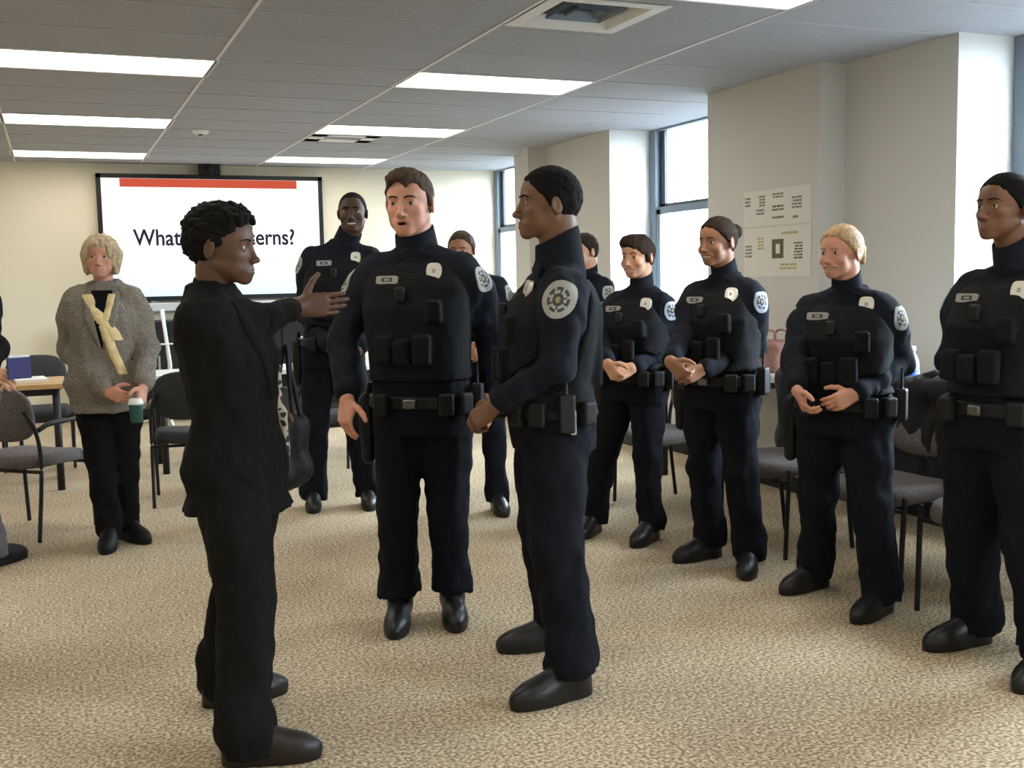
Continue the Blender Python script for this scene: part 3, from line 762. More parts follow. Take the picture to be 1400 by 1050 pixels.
# ------------------------------------------------------------------ room shell
K = 1.1574; ZC = 2.675; XR = 4.549; YB = 12.326; RD = .475; XL = -3.6; YF = -2.2
def struct(b, name, m, parent=None, bevel=0.):
    o = b.build(name, m, parent, bevel)
    if parent is None: o['kind'] = 'structure'
    return o
struct(MB().box((XL-.2, YF-.2, -.1), (XR+.4, YB+.2, 0)), 'floor', carpet_mat())
FX = [(-1.485-1.22+.0, -1.485), (-.27, .935), (2.14, 3.345)]
FYs = [-.85, 1.56, 3.95, 6.53, 8.93, 11.30]
holes = [(x0, x1, y, y+.535) for x0, x1 in FX for y in FYs]
vents = [(2.165, 2.765, 4.60, 5.20), (2.165, 2.765, 9.56, 9.99)]
def in_hole(x, y): return any(a < x < b and c < y < d for a, b, c, d in holes+vents)
cx = sorted({XL, XR+RD+.02}|{v for h_ in holes+vents for v in h_[:2]}); cy = sorted({YF, YB+.02}|{v for h_ in holes+vents for v in h_[2:]})
b = MB()
for i in range(len(cx)-1):
    for j in range(len(cy)-1):
        if not in_hole((cx[i]+cx[i+1])/2, (cy[j]+cy[j+1])/2): b.box((cx[i], cy[j], ZC), (cx[i+1], cy[j+1], ZC+.02))
struct(b, 'ceiling', tile_mat())
struct(MB().box((XL-.2, YF-.2, ZC+.16), (XR+.5, YB+.2, ZC+.2)), 'ceiling', m_wallR)
b = MB()                                                          # suspended-ceiling rails
def rail_x(x, y0, y1): b.box((x-.009, y0, ZC-.004), (x+.009, y1, ZC))
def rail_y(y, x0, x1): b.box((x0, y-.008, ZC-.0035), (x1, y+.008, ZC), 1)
for x in (-2.705, -1.485, -.27, .935, 2.14, 3.345): rail_x(x, YF, YB)
y = 11.30-.6*23
while y < YB:
    for x0, x1 in ((XL, -2.705), (-2.705, -1.485), (-1.485, -.27), (-.27, .935), (.935, 2.14), (2.14, 3.345), (3.345, XR)):
        if not in_hole((x0+x1)/2, y+.001) or not in_hole(x0+.1, y): rail_y(y, x0, x1)
    y += .6
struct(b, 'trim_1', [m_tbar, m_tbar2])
struct(MB().box((XL-.2, YB, 0), (XR+RD+.2, YB+.2, ZC+.16)), 'wall_back', m_wall)
struct(MB().box((XL-.2, YF, 0), (XL, YB, ZC+.16)), 'wall_left', m_wall)
struct(MB().box((XL-.2, YF-.2, 0), (XR+RD+.2, YF, ZC+.16)), 'wall_front', m_wall)
WIN = [(-1.23, .62), (2.77, 4.62), (6.77, 8.62), (10.76, YB)]; SILL = .92
b = MB(); y = YF
for y0, y1 in WIN:
    b.box((XR, y, 0), (XR+RD+.1, y0, ZC+.16)); b.box((XR, y0, 0), (XR+RD+.1, y1, SILL)); y = y1
for y0, y1, q_ in ((5.53, 6.77, .19), (9.97, 10.12, .185)): b.box((XR-q_, y0, 0), (XR+.01, y1, ZC))
struct(b, 'wall_right', m_wallR)
b = MB()
for x0, x1, y0, y1 in ((XR-.02, XR, 2.0, 5.53), (XR-.21, XR-.19, 5.53, 6.77), (XR-.02, XR, 6.77, 9.97)): b.box((x0, y0, 0), (x1, y1, .10))
struct(b, 'baseboard_right', m_plastic)
struct(MB().box((XL, YB-.015, 0), (XR, YB, .10)), 'baseboard_back', m_plastic)
# window glass: clear with a weak mirror reflection
gm = bpy.data.materials.new('window_glass'); gm.use_nodes = True; nt = gm.node_tree; nt.nodes.clear()
o_ = nt.nodes.new('ShaderNodeOutputMaterial'); mxs = nt.nodes.new('ShaderNodeMixShader'); tr_ = nt.nodes.new('ShaderNodeBsdfTransparent'); gl_ = nt.nodes.new('ShaderNodeBsdfGlossy')
gl_.inputs['Roughness'].default_value = .02; mxs.inputs[0].default_value = .06
nt.links.new(tr_.outputs[0], mxs.inputs[1]); nt.links.new(gl_.outputs[0], mxs.inputs[2]); nt.links.new(mxs.outputs[0], o_.inputs[0])
for i, (y0, y1) in enumerate(WIN):
    xo = XR+RD-.06; zr = 1.98; zt = ZC-.005
    fr = MB()
    for a, c in ((y0+.001, y0+.07), (y1-.11, y1-.002)): fr.box((xo-.02, a, SILL), (xo+.06, c, zt))
    fr.box((xo-.02, y0, SILL), (xo+.06, y1, SILL+.07)); fr.box((xo-.01, y0, zt-.012), (xo+.06, y1, zt))
    w = struct(fr, 'window_%d' % (i+1), m_winframe)
    sa = MB()                                                     # upper sash, outside, dark; lower sash, inside
    ya, yb = y0+.07, y1-.11
    sa.box((xo+.02, ya, zr), (xo+.05, yb, zr+.05), 1); sa.box((xo+.02, yb-.09, zr), (xo+.05, yb, zt), 1); sa.box((xo+.02, ya, zr), (xo+.05, ya+.05, zt), 1)
    sa.box((xo-.015, ya, zr-.04), (xo+.015, yb, zr+.02)); sa.box((xo-.015, ya, SILL+.07), (xo+.015, yb, SILL+.13))
    sa.box((xo-.015, ya, SILL+.07), (xo+.015, ya+.055, zr)); sa.box((xo-.015, yb-.065, SILL+.07), (xo+.015, yb, zr))
    struct(sa, 'sash', [m_winframe, m_windark], w)
    gp = MB(); gp.box((xo+.033, ya+.04, zr+.04), (xo+.037, yb-.08, zt)); gp.box((xo-.002, ya+.05, SILL+.12), (xo+.002, yb-.06, zr-.03))
    struct(gp, 'pane', gm, w)
    s_ = MB().box((XR-.03, y0, SILL), (xo-.02, y1, SILL+.025)); struct(s_, 'sill', m_white, w)
    ld = bpy.data.lights.new('sky_portal', 'AREA'); ld.shape = 'RECTANGLE'; ld.size = y1-y0; ld.size_y = ZC-SILL; ld.cycles.is_portal = True
    lo_ = bpy.data.objects.new('sky_portal', ld); COL.objects.link(lo_)
    lo_.matrix_world = Matrix(((0, 0, 1, XR+RD+.12), (-1, 0, 0, (y0+y1)/2), (0, -1, 0, (SILL+ZC)/2), (0, 0, 0, 1)))
# sky glow only: bright above, dimmed below the horizon in place of unbuilt ground
W = bpy.data.worlds.new('sky'); SC.world = W; W.use_nodes = True
bg = W.node_tree.nodes['Background']; bg.inputs[0].default_value = (.72, .87, 1.0, 1); bg.inputs[1].default_value = 1.
wt = W.node_tree; tc = wt.nodes.new('ShaderNodeTexCoord'); sx = wt.nodes.new('ShaderNodeSeparateXYZ'); rp = wt.nodes.new('ShaderNodeMapRange')
rp.inputs['From Min'].default_value = -.06; rp.inputs['From Max'].default_value = .10; rp.inputs['To Min'].default_value = 3.5; rp.inputs['To Max'].default_value = 38.0
wt.links.new(tc.outputs['Generated'], sx.inputs[0]); wt.links.new(sx.outputs['Z'], rp.inputs['Value']); wt.links.new(rp.outputs[0], bg.inputs[1])

# ------------------------------------------------------------------ ceiling lights and fittings
m_lens = emission_mat('lit_lens', (1.0, .94, .83), 8.0)
first = None
for x0, x1 in FX:
    for y in FYs:
        row = 'left' if x0 < 1 else 'right'
        t = empty('ceiling_light', ((x0+x1)/2, y+.27, ZC))
        hx, hy = (x1-x0)/2, .2675
        if first is None:
            fr = MB()
            for s in (-1, 1):
                fr.box((s*hx-.012, -hy, -.004), (s*hx+.012, hy, .07)); fr.box((-hx, s*hy-.012, -.004), (hx, s*hy+.012, .07))
            p1 = fr.build('frame', m_white, t)
            p2 = MB().box((-hx, -hy, .055), (hx, hy, .06)).build('lens', m_lens, t); first = (p1, p2)
        else:
            for p in first: c = p.copy(); c.parent = t; COL.objects.link(c)
        tag(t, 'long recessed ceiling light', 'ceiling light', 'recessed ceiling lights')
        key = (x0 > 2, x0 > -1, FYs.index(y))
        t['label'] = {(False, True, 3): 'recessed ceiling light nearest the camera in the left row, above the dark haired woman',
            (False, True, 4): 'middle recessed ceiling light of the left row, beside the smoke detector',
            (False, True, 5): 'farthest and smallest recessed ceiling light of the left row, above the screen wall',
            (True, True, 3): 'large recessed ceiling light above the officers in the middle of the right row',
            (True, True, 4): 'recessed ceiling light directly beside the small return grille',
            (True, True, 5): 'farthest recessed ceiling light of the right row, between return grille and back wall',
            (True, True, 2): 'recessed ceiling light cut by the top photo edge beside the square air diffuser'}.get(key, 'recessed ceiling light outside the picture')
x0, x1, y0, y1 = vents[0]
t = empty('air_diffuser', ((x0+x1)/2, (y0+y1)/2, ZC), 0, 'square white ceiling air diffuser with dark centre, between two lights', 'vent')
def ring(b, r0, z0, r1, z1, mi=0):
    v = [(-r0, -r0, z0), (r0, -r0, z0), (r0, r0, z0), (-r0, r0, z0), (-r1, -r1, z1), (r1, -r1, z1), (r1, r1, z1), (-r1, r1, z1)]
    v += [(a, c, z+.006) for a, c, z in v]
    b.add(v, [(i, (i+1) % 4, 4+(i+1) % 4, 4+i) for i in range(4)]+[(8+i, 12+i, 12+(i+1) % 4, 8+(i+1) % 4) for i in range(4)], mi)
b = MB(); ring(b, .305, -.006, .235, -.008); ring(b, .235, -.008, .205, .04); b.build('frame', m_white, t)
for r in (.15, .08):
    b = MB(); ring(b, r, .004, r-.012, .03); b.build('vane', m_winframe, t)
MB().box((-.30, -.30, .045), (.30, .30, .06)).build('duct', m_plastic, t)
x0, x1, y0, y1 = vents[1]
t = empty('return_grille', ((x0+x1)/2, (y0+y1)/2, ZC), 0, 'white ceiling return grille with a dark slot behind the right row light', 'vent')
b = MB(); hx, hy = (x1-x0)/2, (y1-y0)/2
b.box((-hx, -hy, -.005), (-hx+.13, hy, .01)); b.box((hx-.13, -hy, -.005), (hx, hy, .01)); b.box((-hx, -hy, -.005), (hx, -hy+.10, .01)); b.box((-hx, hy-.16, -.005), (hx, hy, .01)); b.build('frame', m_white, t)
MB().box((-hx+.13, -hy+.17, .0), (hx-.13, -hy+.178, .03)).build('louvre', m_winframe, t); MB().box((-hx, -hy, .05), (hx, hy, .06)).build('duct', m_plastic, t)
c = onz(274, 178, ZC); t = empty('smoke_detector', (c[0], c[1], ZC), 0, 'small round smoke detector on the ceiling right of the left lights', 'smoke detector')
MB().lathe([(.07, 0), (.07, -.012), (.055, -.03), (.03, -.034)]).build('housing', m_white, t); MB().lathe([(.02, -.034), (.018, -.042)]).build('sensor', m_plastic, t)

# ------------------------------------------------------------------ screen wall
TX0, TX1, TZ0, TZ1 = .484, 2.842, 1.236, 2.562
def TP(px, py): return ony(px, py, YB-.11)
tv = empty('wall_display', ((TX0+TX1)/2, YB-.11, TZ0), 0, 'large black framed screen showing a white slide with a red band', 'screen')
bpy.context.view_layer.update()
def tfin(o): o.matrix_parent_inverse = Matrix.Translation(-Vector(((TX0+TX1)/2, YB-.11, TZ0))); return o
YS = YB-.11; b = MB()
b.box((TX0, YS, TZ0), (TX0+.045, YB-.005, TZ1)); b.box((TX1-.045, YS, TZ0), (TX1, YB-.005, TZ1)); b.box((TX0, YS, TZ1-.045), (TX1, YB-.005, TZ1)); b.box((TX0, YS, TZ0), (TX1, YB-.005, TZ0+.045))
tfin(b.build('bezel', m_plastic, tv))
def screen_mat():
    m = bpy.data.materials.new('lit_slide'); m.use_nodes = True; nt = m.node_tree; nt.nodes.clear()
    o = nt.nodes.new('ShaderNodeOutputMaterial'); e = nt.nodes.new('ShaderNodeEmission'); e.inputs['Strength'].default_value = 1.25
    tc = nt.nodes.new('ShaderNodeTexCoord'); sp = nt.nodes.new('ShaderNodeSeparateXYZ'); r = nt.nodes.new('ShaderNodeValToRGB')
    mr = nt.nodes.new('ShaderNodeMapRange'); mr.inputs['From Min'].default_value = TZ0; mr.inputs['From Max'].default_value = TZ1
    r.color_ramp.elements[0].color = (.62, .90, .98, 1); r.color_ramp.elements[1].position = .42; r.color_ramp.elements[1].color = (1, 1, 1, 1)
    nt.links.new(tc.outputs['Object'], sp.inputs[0]); nt.links.new(sp.outputs['Z'], mr.inputs['Value']); nt.links.new(mr.outputs[0], r.inputs[0])
    nt.links.new(r.outputs[0], e.inputs['Color']); nt.links.new(e.outputs[0], o.inputs['Surface']); return m
scr = tfin(MB().box((TX0+.045, YS+.02, TZ0+.045), (TX1-.045, YS+.05, TZ1-.045)).build('screen', screen_mat(), tv))
a, c = TP(163, 243), TP(406, 256)
MB().box((a[0], YS+.012, TZ1-.135), (c[0], YS+.0195, TZ1-.047)).build('slide_band', emission_mat('lit_red', (.80, .13, .07), .75), scr)
a, c = TP(182, 325), TP(403, 325)
m_slate = emission_mat('lit_slate_letter', (.05, .06, .09), .5)
def text_mesh(txt):
    fc = bpy.data.curves.new('t', 'FONT'); fc.body = txt; fc.size = .24; fc.extrude = .002; fc.offset = .004
    fo = bpy.data.objects.new('t', fc); COL.objects.link(fo); bpy.context.view_layer.update()
    me = bpy.data.meshes.new_from_object(fo.evaluated_get(bpy.context.evaluated_depsgraph_get())); bpy.data.objects.remove(fo)
    xs = [v.co.x for v in me.vertices]; return me, min(xs), max(xs)
full = 'What are concerns?'; _, f0, f1 = text_mesh(full); fx = (c[0]-a[0])/(f1-f0)
for i0, wd in ((0, 'What'), (5, 'are'), (9, 'concerns?')):
    me, u0, u1 = text_mesh(wd); _, _, pe = text_mesh(full[:i0+len(wd)])
    me.transform(Matrix.Diagonal((fx, 1, 1, 1)) @ Matrix.Translation((pe-u1-f0, 0, 0))); me.materials.clear(); me.materials.append(m_slate)
    to = link(bpy.data.objects.new('slide_word', me), scr); to.rotation_euler = (math.pi/2, 0, 0); to.location = (a[0], YS+.017, 1.905-.085)
t = empty('conference_camera', (1.63, YB-.09, TZ1), 0, 'black conference camera perched on the top edge of the screen', 'camera')
MB().box((-.11, -.06, .005), (.11, .06, .115)).build('housing', m_plastic, t, .012)
MB().lathe([(.032, 0), (.032, .02), (.024, .024)], (0, -.062, .06), 20, ax=[[1, 0, 0], [0, 0, -1], [0, 1, 0]]).build('lens', m_frame, t)
MB().box((-.05, -.03, -.004), (.05, .07, .006)).build('bracket', m_frame, t)
tr_ = tfin(MB().box((.72, YS-.03, TZ0-.115), (2.78, YB-.002, TZ0-.025)).build('pen_tray', m_silverbar, tv, .01))
for x in (1.0, 2.4): MB().box((x-.03, YS+.04, TZ0-.03), (x+.03, YS+.08, TZ0+.01)).build('bracket', m_silverbar, tr_)
t = empty('credenza', (1.65, YB-.30, 0), 0, 'long black cabinet standing against the wall under the screen', 'cabinet')
MB().box((-1.2, -.25, .06), (1.2, .28, 1.03)).build('body', m_frame, t, .008)
for k in range(4):
    dr = MB().box((-1.18+k*.592, -.272, .09), (-1.18+k*.592+.58, -.25, 1.0)).build('door', m_plastic, t, .004); MB().box((-1.18+k*.592+.5, -.29, .5), (-1.18+k*.592+.52, -.272, .68)).build('handle', m_silver, dr)
MB().box((-1.15, -.2, 0), (1.15, .25, .06)).build('plinth', m_plastic, t)
q = ony(228, 470, YB-.75); t = empty('display_stand', (q[0], YB-.75, 0), 0, 'slim white upright stand behind the centre table', 'stand')
MB().tube([(0, 0, .03), (.02, 0, .6), (-.03, 0, 1.16)], .022, 10).build('upright', m_white, t)
b = MB(); [b.tube([(0, 0, .05), (.3*math.cos(a_), .3*math.sin(a_), .015)], .014, 8) for a_ in (.5, 2.6, 4.7)]; b.build('foot', m_white, t)
MB().box((-.14, -.02, .80), (.14, -.0, .815)).build('shelf', m_white, t)

# posters on the wall between the windows
def poster(name, label, y0, y1, z0, z1, marks):
    xw = XR-.19; t = empty(name, (xw, (y0+y1)/2, z0), 0, label, 'poster', 'paper sheets on the pier')
    MB().box((-.004, y0-(y0+y1)/2, 0), (-.0005, y1-(y0+y1)/2, z1-z0)).build('sheet', m_paper, t)
    for k, (px, py, w, h_, m) in enumerate(marks):
        p = onx(px, py, xw); w2 = w*depth(p)/1500*1.5; h2 = h_*depth(p)/1500
        b = MB(); ym, zm = p[1]-(y0+y1)/2, p[2]-z0
        if m == 'pic':
            b.box((-.0055, ym-w2/2, zm-h2/2), (-.004, ym+w2/2, zm+h2/2)); b.box((-.0065, ym-w2*.2, zm-h2*.25), (-.0055, ym+w2*.15, zm+h2*.25), 1)
            b.build('picture', [m_inkdk, m_paper], t)
        else:
            n = max(1, int(h_/4))
            for r in range(n):
                zz = zm+h2/2-(r+.5)*h2/n; rnd = random.Random(k*9+r); y_ = ym-w2/2
                while y_ < ym+w2/2-.005:
                    l = rnd.uniform(.012, .04); b.box((-.0052, y_, zz-h2/n*.28), (-.004, min(y_+l, ym+w2/2), zz+h2/n*.28)); y_ += l+.008
            b.build('scribble', m, t)
pa, pb = onx(1018, 262, XR-.19), onx(1112, 376, XR-.19)
zs1 = onx(1060, 310, XR-.19)[2]
y0p, y1p = pb[1]+.02, pa[1]
ztop = onx(1060, 258, XR-.19)[2]; zbot = onx(1060, 378, XR-.19)[2]
poster('wall_chart', 'upper white paper sheet with grey handwriting on the wall between windows', y0p, y1p, zs1+.01, ztop, [(1023, 277, 8, 14, m_ink), (1042, 275, 10, 16, m_ink), (1040, 290, 12, 9, m_ink), (1064, 267, 16, 8, m_ink), (1064, 284, 17, 9, m_inkdk), (1064, 297, 17, 5, m_inkdk), (1090, 276, 14, 18, m_ink), (1088, 296, 8, 6, m_ink)])
poster('picture_chart', 'lower paper sheet with small dark picture and yellow marks', y0p, y1p, zbot, zs1, [(1064, 340, 17, 26, 'pic'), (1040, 333, 10, 18, m_inky), (1092, 342, 12, 24, m_inkdk), (1080, 318, 24, 6, m_inky), (1078, 364, 24, 10, m_inky), (1024, 344, 10, 18, m_ink)])

# ------------------------------------------------------------------ furniture
def chair(label, x, y, fdeg, cat='chair', seatm=None, group='stacking chairs around the room', arms=True):
    """black tube frame chair, padded oval back; fdeg: direction it faces, degrees from +X"""
    seatm = seatm or m_seat
    t = empty('conference_chair', (x, y, 0), math.radians(fdeg-90), label, cat, group)
    # local: faces +Y
    b = MB(); prof = []
    n = 20; vs = []; fs = []
    for zi, (z, k) in enumerate(((.405, .93), (.415, 1.), (.45, 1.), (.472, .95), (.48, .80), (.482, .4))):
        for i in range(n*2):
            a = 2*math.pi*i/(n*2); c, s = math.cos(a), math.sin(a); q = (abs(c)**4+abs(s)**4)**(-.25)
            xx, yy = .235*k*c*q, .225*k*s*q; vs.append((xx, yy, z+.02*max(0, -yy/.225)*0+(-.018*max(0, (yy/.225))**3)+.012*(xx/.235)**2))
    N2 = n*2
    for zi in range(5):
        for i in range(N2): fs.append((zi*N2+i, zi*N2+(i+1) % N2, (zi+1)*N2+(i+1) % N2, (zi+1)*N2+i))
    fs += [tuple(range(N2))[::-1], tuple(5*N2+i for i in range(N2))]
    b.add(vs, fs, 0, True); b.build('seat', seatm, t)
    b = MB(); vs = []; fs = []; lay = ((-.018, .94), (-.006, 1.), (.016, 1.), (.03, .9), (.036, .6), (.037, .2))
    for dz, k in lay:
        for i in range(N2):
            a = 2*math.pi*i/N2; c, s = math.cos(a), math.sin(a); q = (abs(c)**3+abs(s)**3)**(-1/3)
            xx, zz = .225*k*c*q, .155*k*s*q; vs.append((xx, -.245-zz*.18+dz+.35*xx*xx, .715+zz))
    for zi in range(5):
        for i in range(N2): fs.append((zi*N2+i, (zi+1)*N2+i, (zi+1)*N2+(i+1) % N2, zi*N2+(i+1) % N2))
    fs += [tuple(range(N2)), tuple(5*N2+i for i in range(N2))[::-1]]
    b.add(vs, fs, 0, True); b.build('backrest', seatm, t)
    for s in (-1, 1):
        MB().tube(bez([(s*.245, .20, .012), (s*.25, .185, .40)]+([(s*.25, .17, .60), (s*.25, .12, .655), (s*.25, -.02, .66)] if arms else [(s*.249, .18, .455)])), .0115, 8).build('leg', m_frame, t)
        MB().tube(bez([(s*.245, -.25, .012), (s*.245, -.205, .42), (s*.24, -.225, .62), (s*.2, -.262, .74)]), .0115, 8).build('leg', m_frame, t)
        if arms: MB().tube(bez([(s*.25, -.02, .66), (s*.25, -.14, .655), (s*.243, -.21, .63)]), .015, 8).build('armrest', m_plastic, t)
    MB().tube([(-.247, .19, .395), (.247, .19, .395)], .010, 8).build('stretcher', m_frame, t); MB().tube([(-.245, -.2, .395), (.245, -.2, .395)], .010, 8).build('stretcher', m_frame, t)
    return t
def table(label, x0, x1, y0, y1, z, topm, edgem, legs, group=None, modesty=None, edge=.03):
    t = empty('meeting_table', ((x0+x1)/2, (y0+y1)/2, 0), 0, label, 'table', group); hx, hy = (x1-x0)/2, (y1-y0)/2
    MB().box((-hx+.004, -hy+.004, z-edge), (hx-.004, hy-.004, z)).build('table_top', topm, t)
    b = MB()
    b.box((-hx, -hy, z-edge-.002), (-hx+.012, hy, z-.002)); b.box((hx-.012, -hy, z-edge-.002), (hx, hy, z-.002)); b.box((-hx, -hy, z-edge-.002), (hx, -hy+.012, z-.002)); b.box((-hx, hy-.012, z-edge-.002), (hx, hy, z-.002))
    b.build('edge_band', edgem, t)
    for lx, ly in legs: MB().tube([(lx*(hx-.06), ly*(hy-.06), 0), (lx*(hx-.06), ly*(hy-.06), z-edge)], .025, 10).build('leg', m_frame, t)
    MB().box((-hx+.08, -hy+.05, z-edge-.05), (hx-.08, hy-.05, z-edge)).build('apron', m_frame, t)
    if modesty: MB().box((-hx+.1, modesty[0], modesty[1]), (hx-.1, modesty[0]+.015, z-edge)).build('modesty_panel', m_seatdk, t)
    return t
four = ((-1, -1), (1, -1), (1, 1), (-1, 1))
table('pale table with tan wooden edge at the left photo edge', -1.75, .05, 8.12, 8.82, .745, m_wood, m_wood, four)
table('long white table in the middle, in front of the screen', .66, 2.45, 8.42, 9.05, .74, m_tabw, m_tabw, four, None, (-.20, .40))
TZ = .80
table('white table along the window wall behind the blonde officer', 3.885, 4.345, 3.3, 5.0, TZ, m_tabw, m_tabw, four, 'white tables along the windows')
table('white table along the window wall behind the officer with a bun', 3.885, 4.345, 5.03, 6.75, TZ, m_tabw, m_tabw, four, 'white tables along the windows')
chair('grey fabric chair with black arms at left photo edge beside the blazer woman', -.15, 6.82, 48, seatm=m_seat)
chair('grey chair with dark back between the blazer woman and dark haired woman', 0.80, 7.35, 82, seatm=m_seatdk)
chair('charcoal chair at the centre table hidden behind the two men', 1.75, 7.75, 95, seatm=m_seatdk)
chair('grey chair between the officer with a bun and the blonde officer', 3.42, 4.62, 186, seatm=m_seat, arms=False)
chair('grey chair beside the legs of the officer at right edge, nearest the camera', 3.45, 3.22, 184, seatm=m_seat, arms=False)
chair('dark coated chair between the blonde officer and the officer at right edge', 3.44, 3.84, 184, seatm=m_seat, arms=False)
chair('chair behind the smiling short haired officer and bun officer', 3.38, 5.75, 182, seatm=m_seat, arms=False)

def jacket_on(label, x, y, fdeg, m, seed):
    """a coat hung over a chair back"""
    a = math.radians(fdeg); fwv = np.array([math.cos(a), math.sin(a), 0]); lt = np.array([-math.sin(a), math.cos(a), 0]); c = np.array([x, y, 0])-fwv*.255
    t = empty('coat', (c[0], c[1], .55), 0, label, 'coat')
    Fd = Field(c-np.array([.45, .45, -.35]), c+np.array([.45, .45, 1.05]), .011)
    R_ = np.stack([lt, fwv, UP], 1)
    Fd.add(rbox(c+UP*.66, (.25, .055, .24), R_, .05)); Fd.add(ell(c+UP*.87, (.20, .075, .06), R_), .06)
    for s in (-1, 1): Fd.add(cone(c+lt*s*.22+UP*.85, c+lt*s*.27-fwv*.02+UP*.46, .065, .05), .05)
    Fd.noise(.016, (.06, .06, .16), seed); o = mesh_obj('cloth', *Fd.mesh(), m, t); o.matrix_parent_inverse = Matrix.Translation(-Vector((c[0], c[1], .55)))
    col = MB().tube([tuple(c+lt*q+UP*(.935-abs(q)*.3)-fwv*.01) for q in (-.13, -.06, 0, .06, .13)], [.018, .026, .028, .026, .018], 8).build('collar', m, t); col.matrix_parent_inverse = o.matrix_parent_inverse
m_coat = mat('navy_coat_nylon', (.014, .018, .032), .6, bump=.2, bscale=40); m_coat2 = mat('black_coat_wool', (.011, .011, .013), .9)
jacket_on('dark navy coat hung over the chair beside the officer with a bun', 3.42, 4.62, 186, m_coat, 11)
jacket_on('black coat hung over the chair beside the right edge officer', 3.44, 3.84, 184, m_coat2, 14)

# things on the window tables
def rz(v, a): return (v[0]*math.cos(a)-v[1]*math.sin(a), v[0]*math.sin(a)+v[1]*math.cos(a), v[2])
m_pink = mat('dusty_pink_fabric', (.36, .19, .16), .85, bump=.3, bscale=40); m_blue = mat('blue_label', (.03, .11, .42), .5)
m_clear = mat('clear_blue_plastic', (.75, .85, .95), .15, trans=.75)
q = onx(1060, 506, 4.12); t = empty('tote_bag', (4.12, q[1], TZ), 0, 'dusty pink soft bag on the window table left of the blonde officer', 'bag')
Fd = Field(np.array([-.2, -.25, -.01]), np.array([.2, .25, .3]), .008); Fd.add(rbox((0, 0, .095), (.09, .15, .095), rad=.045)); Fd.noise(.012, (.05, .05, .09), 3); Fd.keep(lambda X, Y, Z: .001-Z+0*X)
mesh_obj('body', *Fd.mesh(), m_pink, t)
for s in (-1, 1): MB().tube(bez([(s*.04, -.07, .17), (s*.045, -.05, .25), (s*.045, .05, .25), (s*.04, .07, .17)], 8), .007, 8).build('strap', m_pink, t)
q = onx(1247, 519, 4.02); t = empty('water_bottle', (4.02, q[1], TZ), 0, 'clear water bottle with blue label on the table right of the blonde officer', 'bottle')
MB().lathe([(.034, 0), (.036, .01), (.036, .13), (.030, .165), (.014, .195), (.013, .205)]).build('body', m_clear, t)
MB().lathe([(.0375, .045), (.0375, .105)]).build('label', m_blue, t); MB().lathe([(.016, .205), (.016, .228), (.012, .23)]).build('cap', m_white, t)
for k, (px, py, an, lb) in enumerate(((1228, 530, .2, 'white paper sheet lying on the window table left of the water bottle'), (1266, 534, -.25, 'white paper sheet lying on the window table right of the water bottle'))):
    q = onz(px, py, TZ+.002); t = MB().box((-.105, -.148, 0), (.105, .148, .0025+.001*k)).build('paper_sheet', m_tabw); t.location = (min(q[0], 4.2), q[1], TZ+.0005); t.rotation_euler[2] = an
    tag(t, lb, 'paper', 'papers on the window table')
q = onx(1065, 509, 3.97); t = empty('cup', (3.97, q[1]-.12, TZ), 0, 'small white cup at the table edge beside the pink bag', 'cup')
MB().lathe([(.024, 0), (.034, .08), (.031, .081), (.022, .008)]).build('body', m_white, t)
q = P(415, 500, 9.2); t = empty('pitcher', (1.86, 8.72, .74), .3, 'white pitcher on the centre table right of the dark haired woman', 'pitcher')
MB().lathe([(.06, 0), (.075, .02), (.078, .12), (.055, .19), (.052, .22), (.06, .235), (.054, .235), (.045, .2)]).build('body', m_white, t)
MB().tube(bez([(.055, 0, .20), (.12, 0, .18), (.12, 0, .09), (.075, 0, .06)], 8), .010, 8).build('handle', m_white, t)
MB().add([(-.05, .022, .22), (-.05, -.022, .22), (-.095, 0, .245), (-.05, 0, .18)], [(0, 2, 1), (0, 3, 2), (1, 2, 3), (0, 1, 3)]).build('spout', m_white, t)
q = onz(60, 523, .745); t = empty('document_tray', (-.19, 8.52, .745), .1, 'stack of white papers on the wood edged table at left', 'paper')
MB().box((-.12, -.16, .0005), (.12, .16, .018)).build('pages', m_paper, t); MB().box((-.118, -.158, .018), (.118, .15, .0195)).build('top_sheet', m_white, t)
chair('dark chair tucked behind the wood edged table at left', -.15, 9.25, -90, seatm=m_seatdk)
# ------------------------------------------------------------------ people
SK_DARK = ('deep_brown', (.105, .052, .030), (.085, .032, .026)); SK_DARK2 = ('dark_brown', (.078, .036, .021), (.07, .028, .022))
SK_BR = ('warm_brown', (.165, .078, .044), (.15, .05, .042)); SK_FAIR = ('fair_rosy', (.56, .27, .185), (.40, .12, .10)); SK_FAIR2 = ('fair_warm', (.58, .31, .20), (.45, .13, .11))
SK_TAN = ('light_tan', (.36, .175, .105), (.27, .08, .07))
IN = (0, 0, 0)
pp = {}
def go(key, label, **sp):
    pp[key] = person(label, sp)

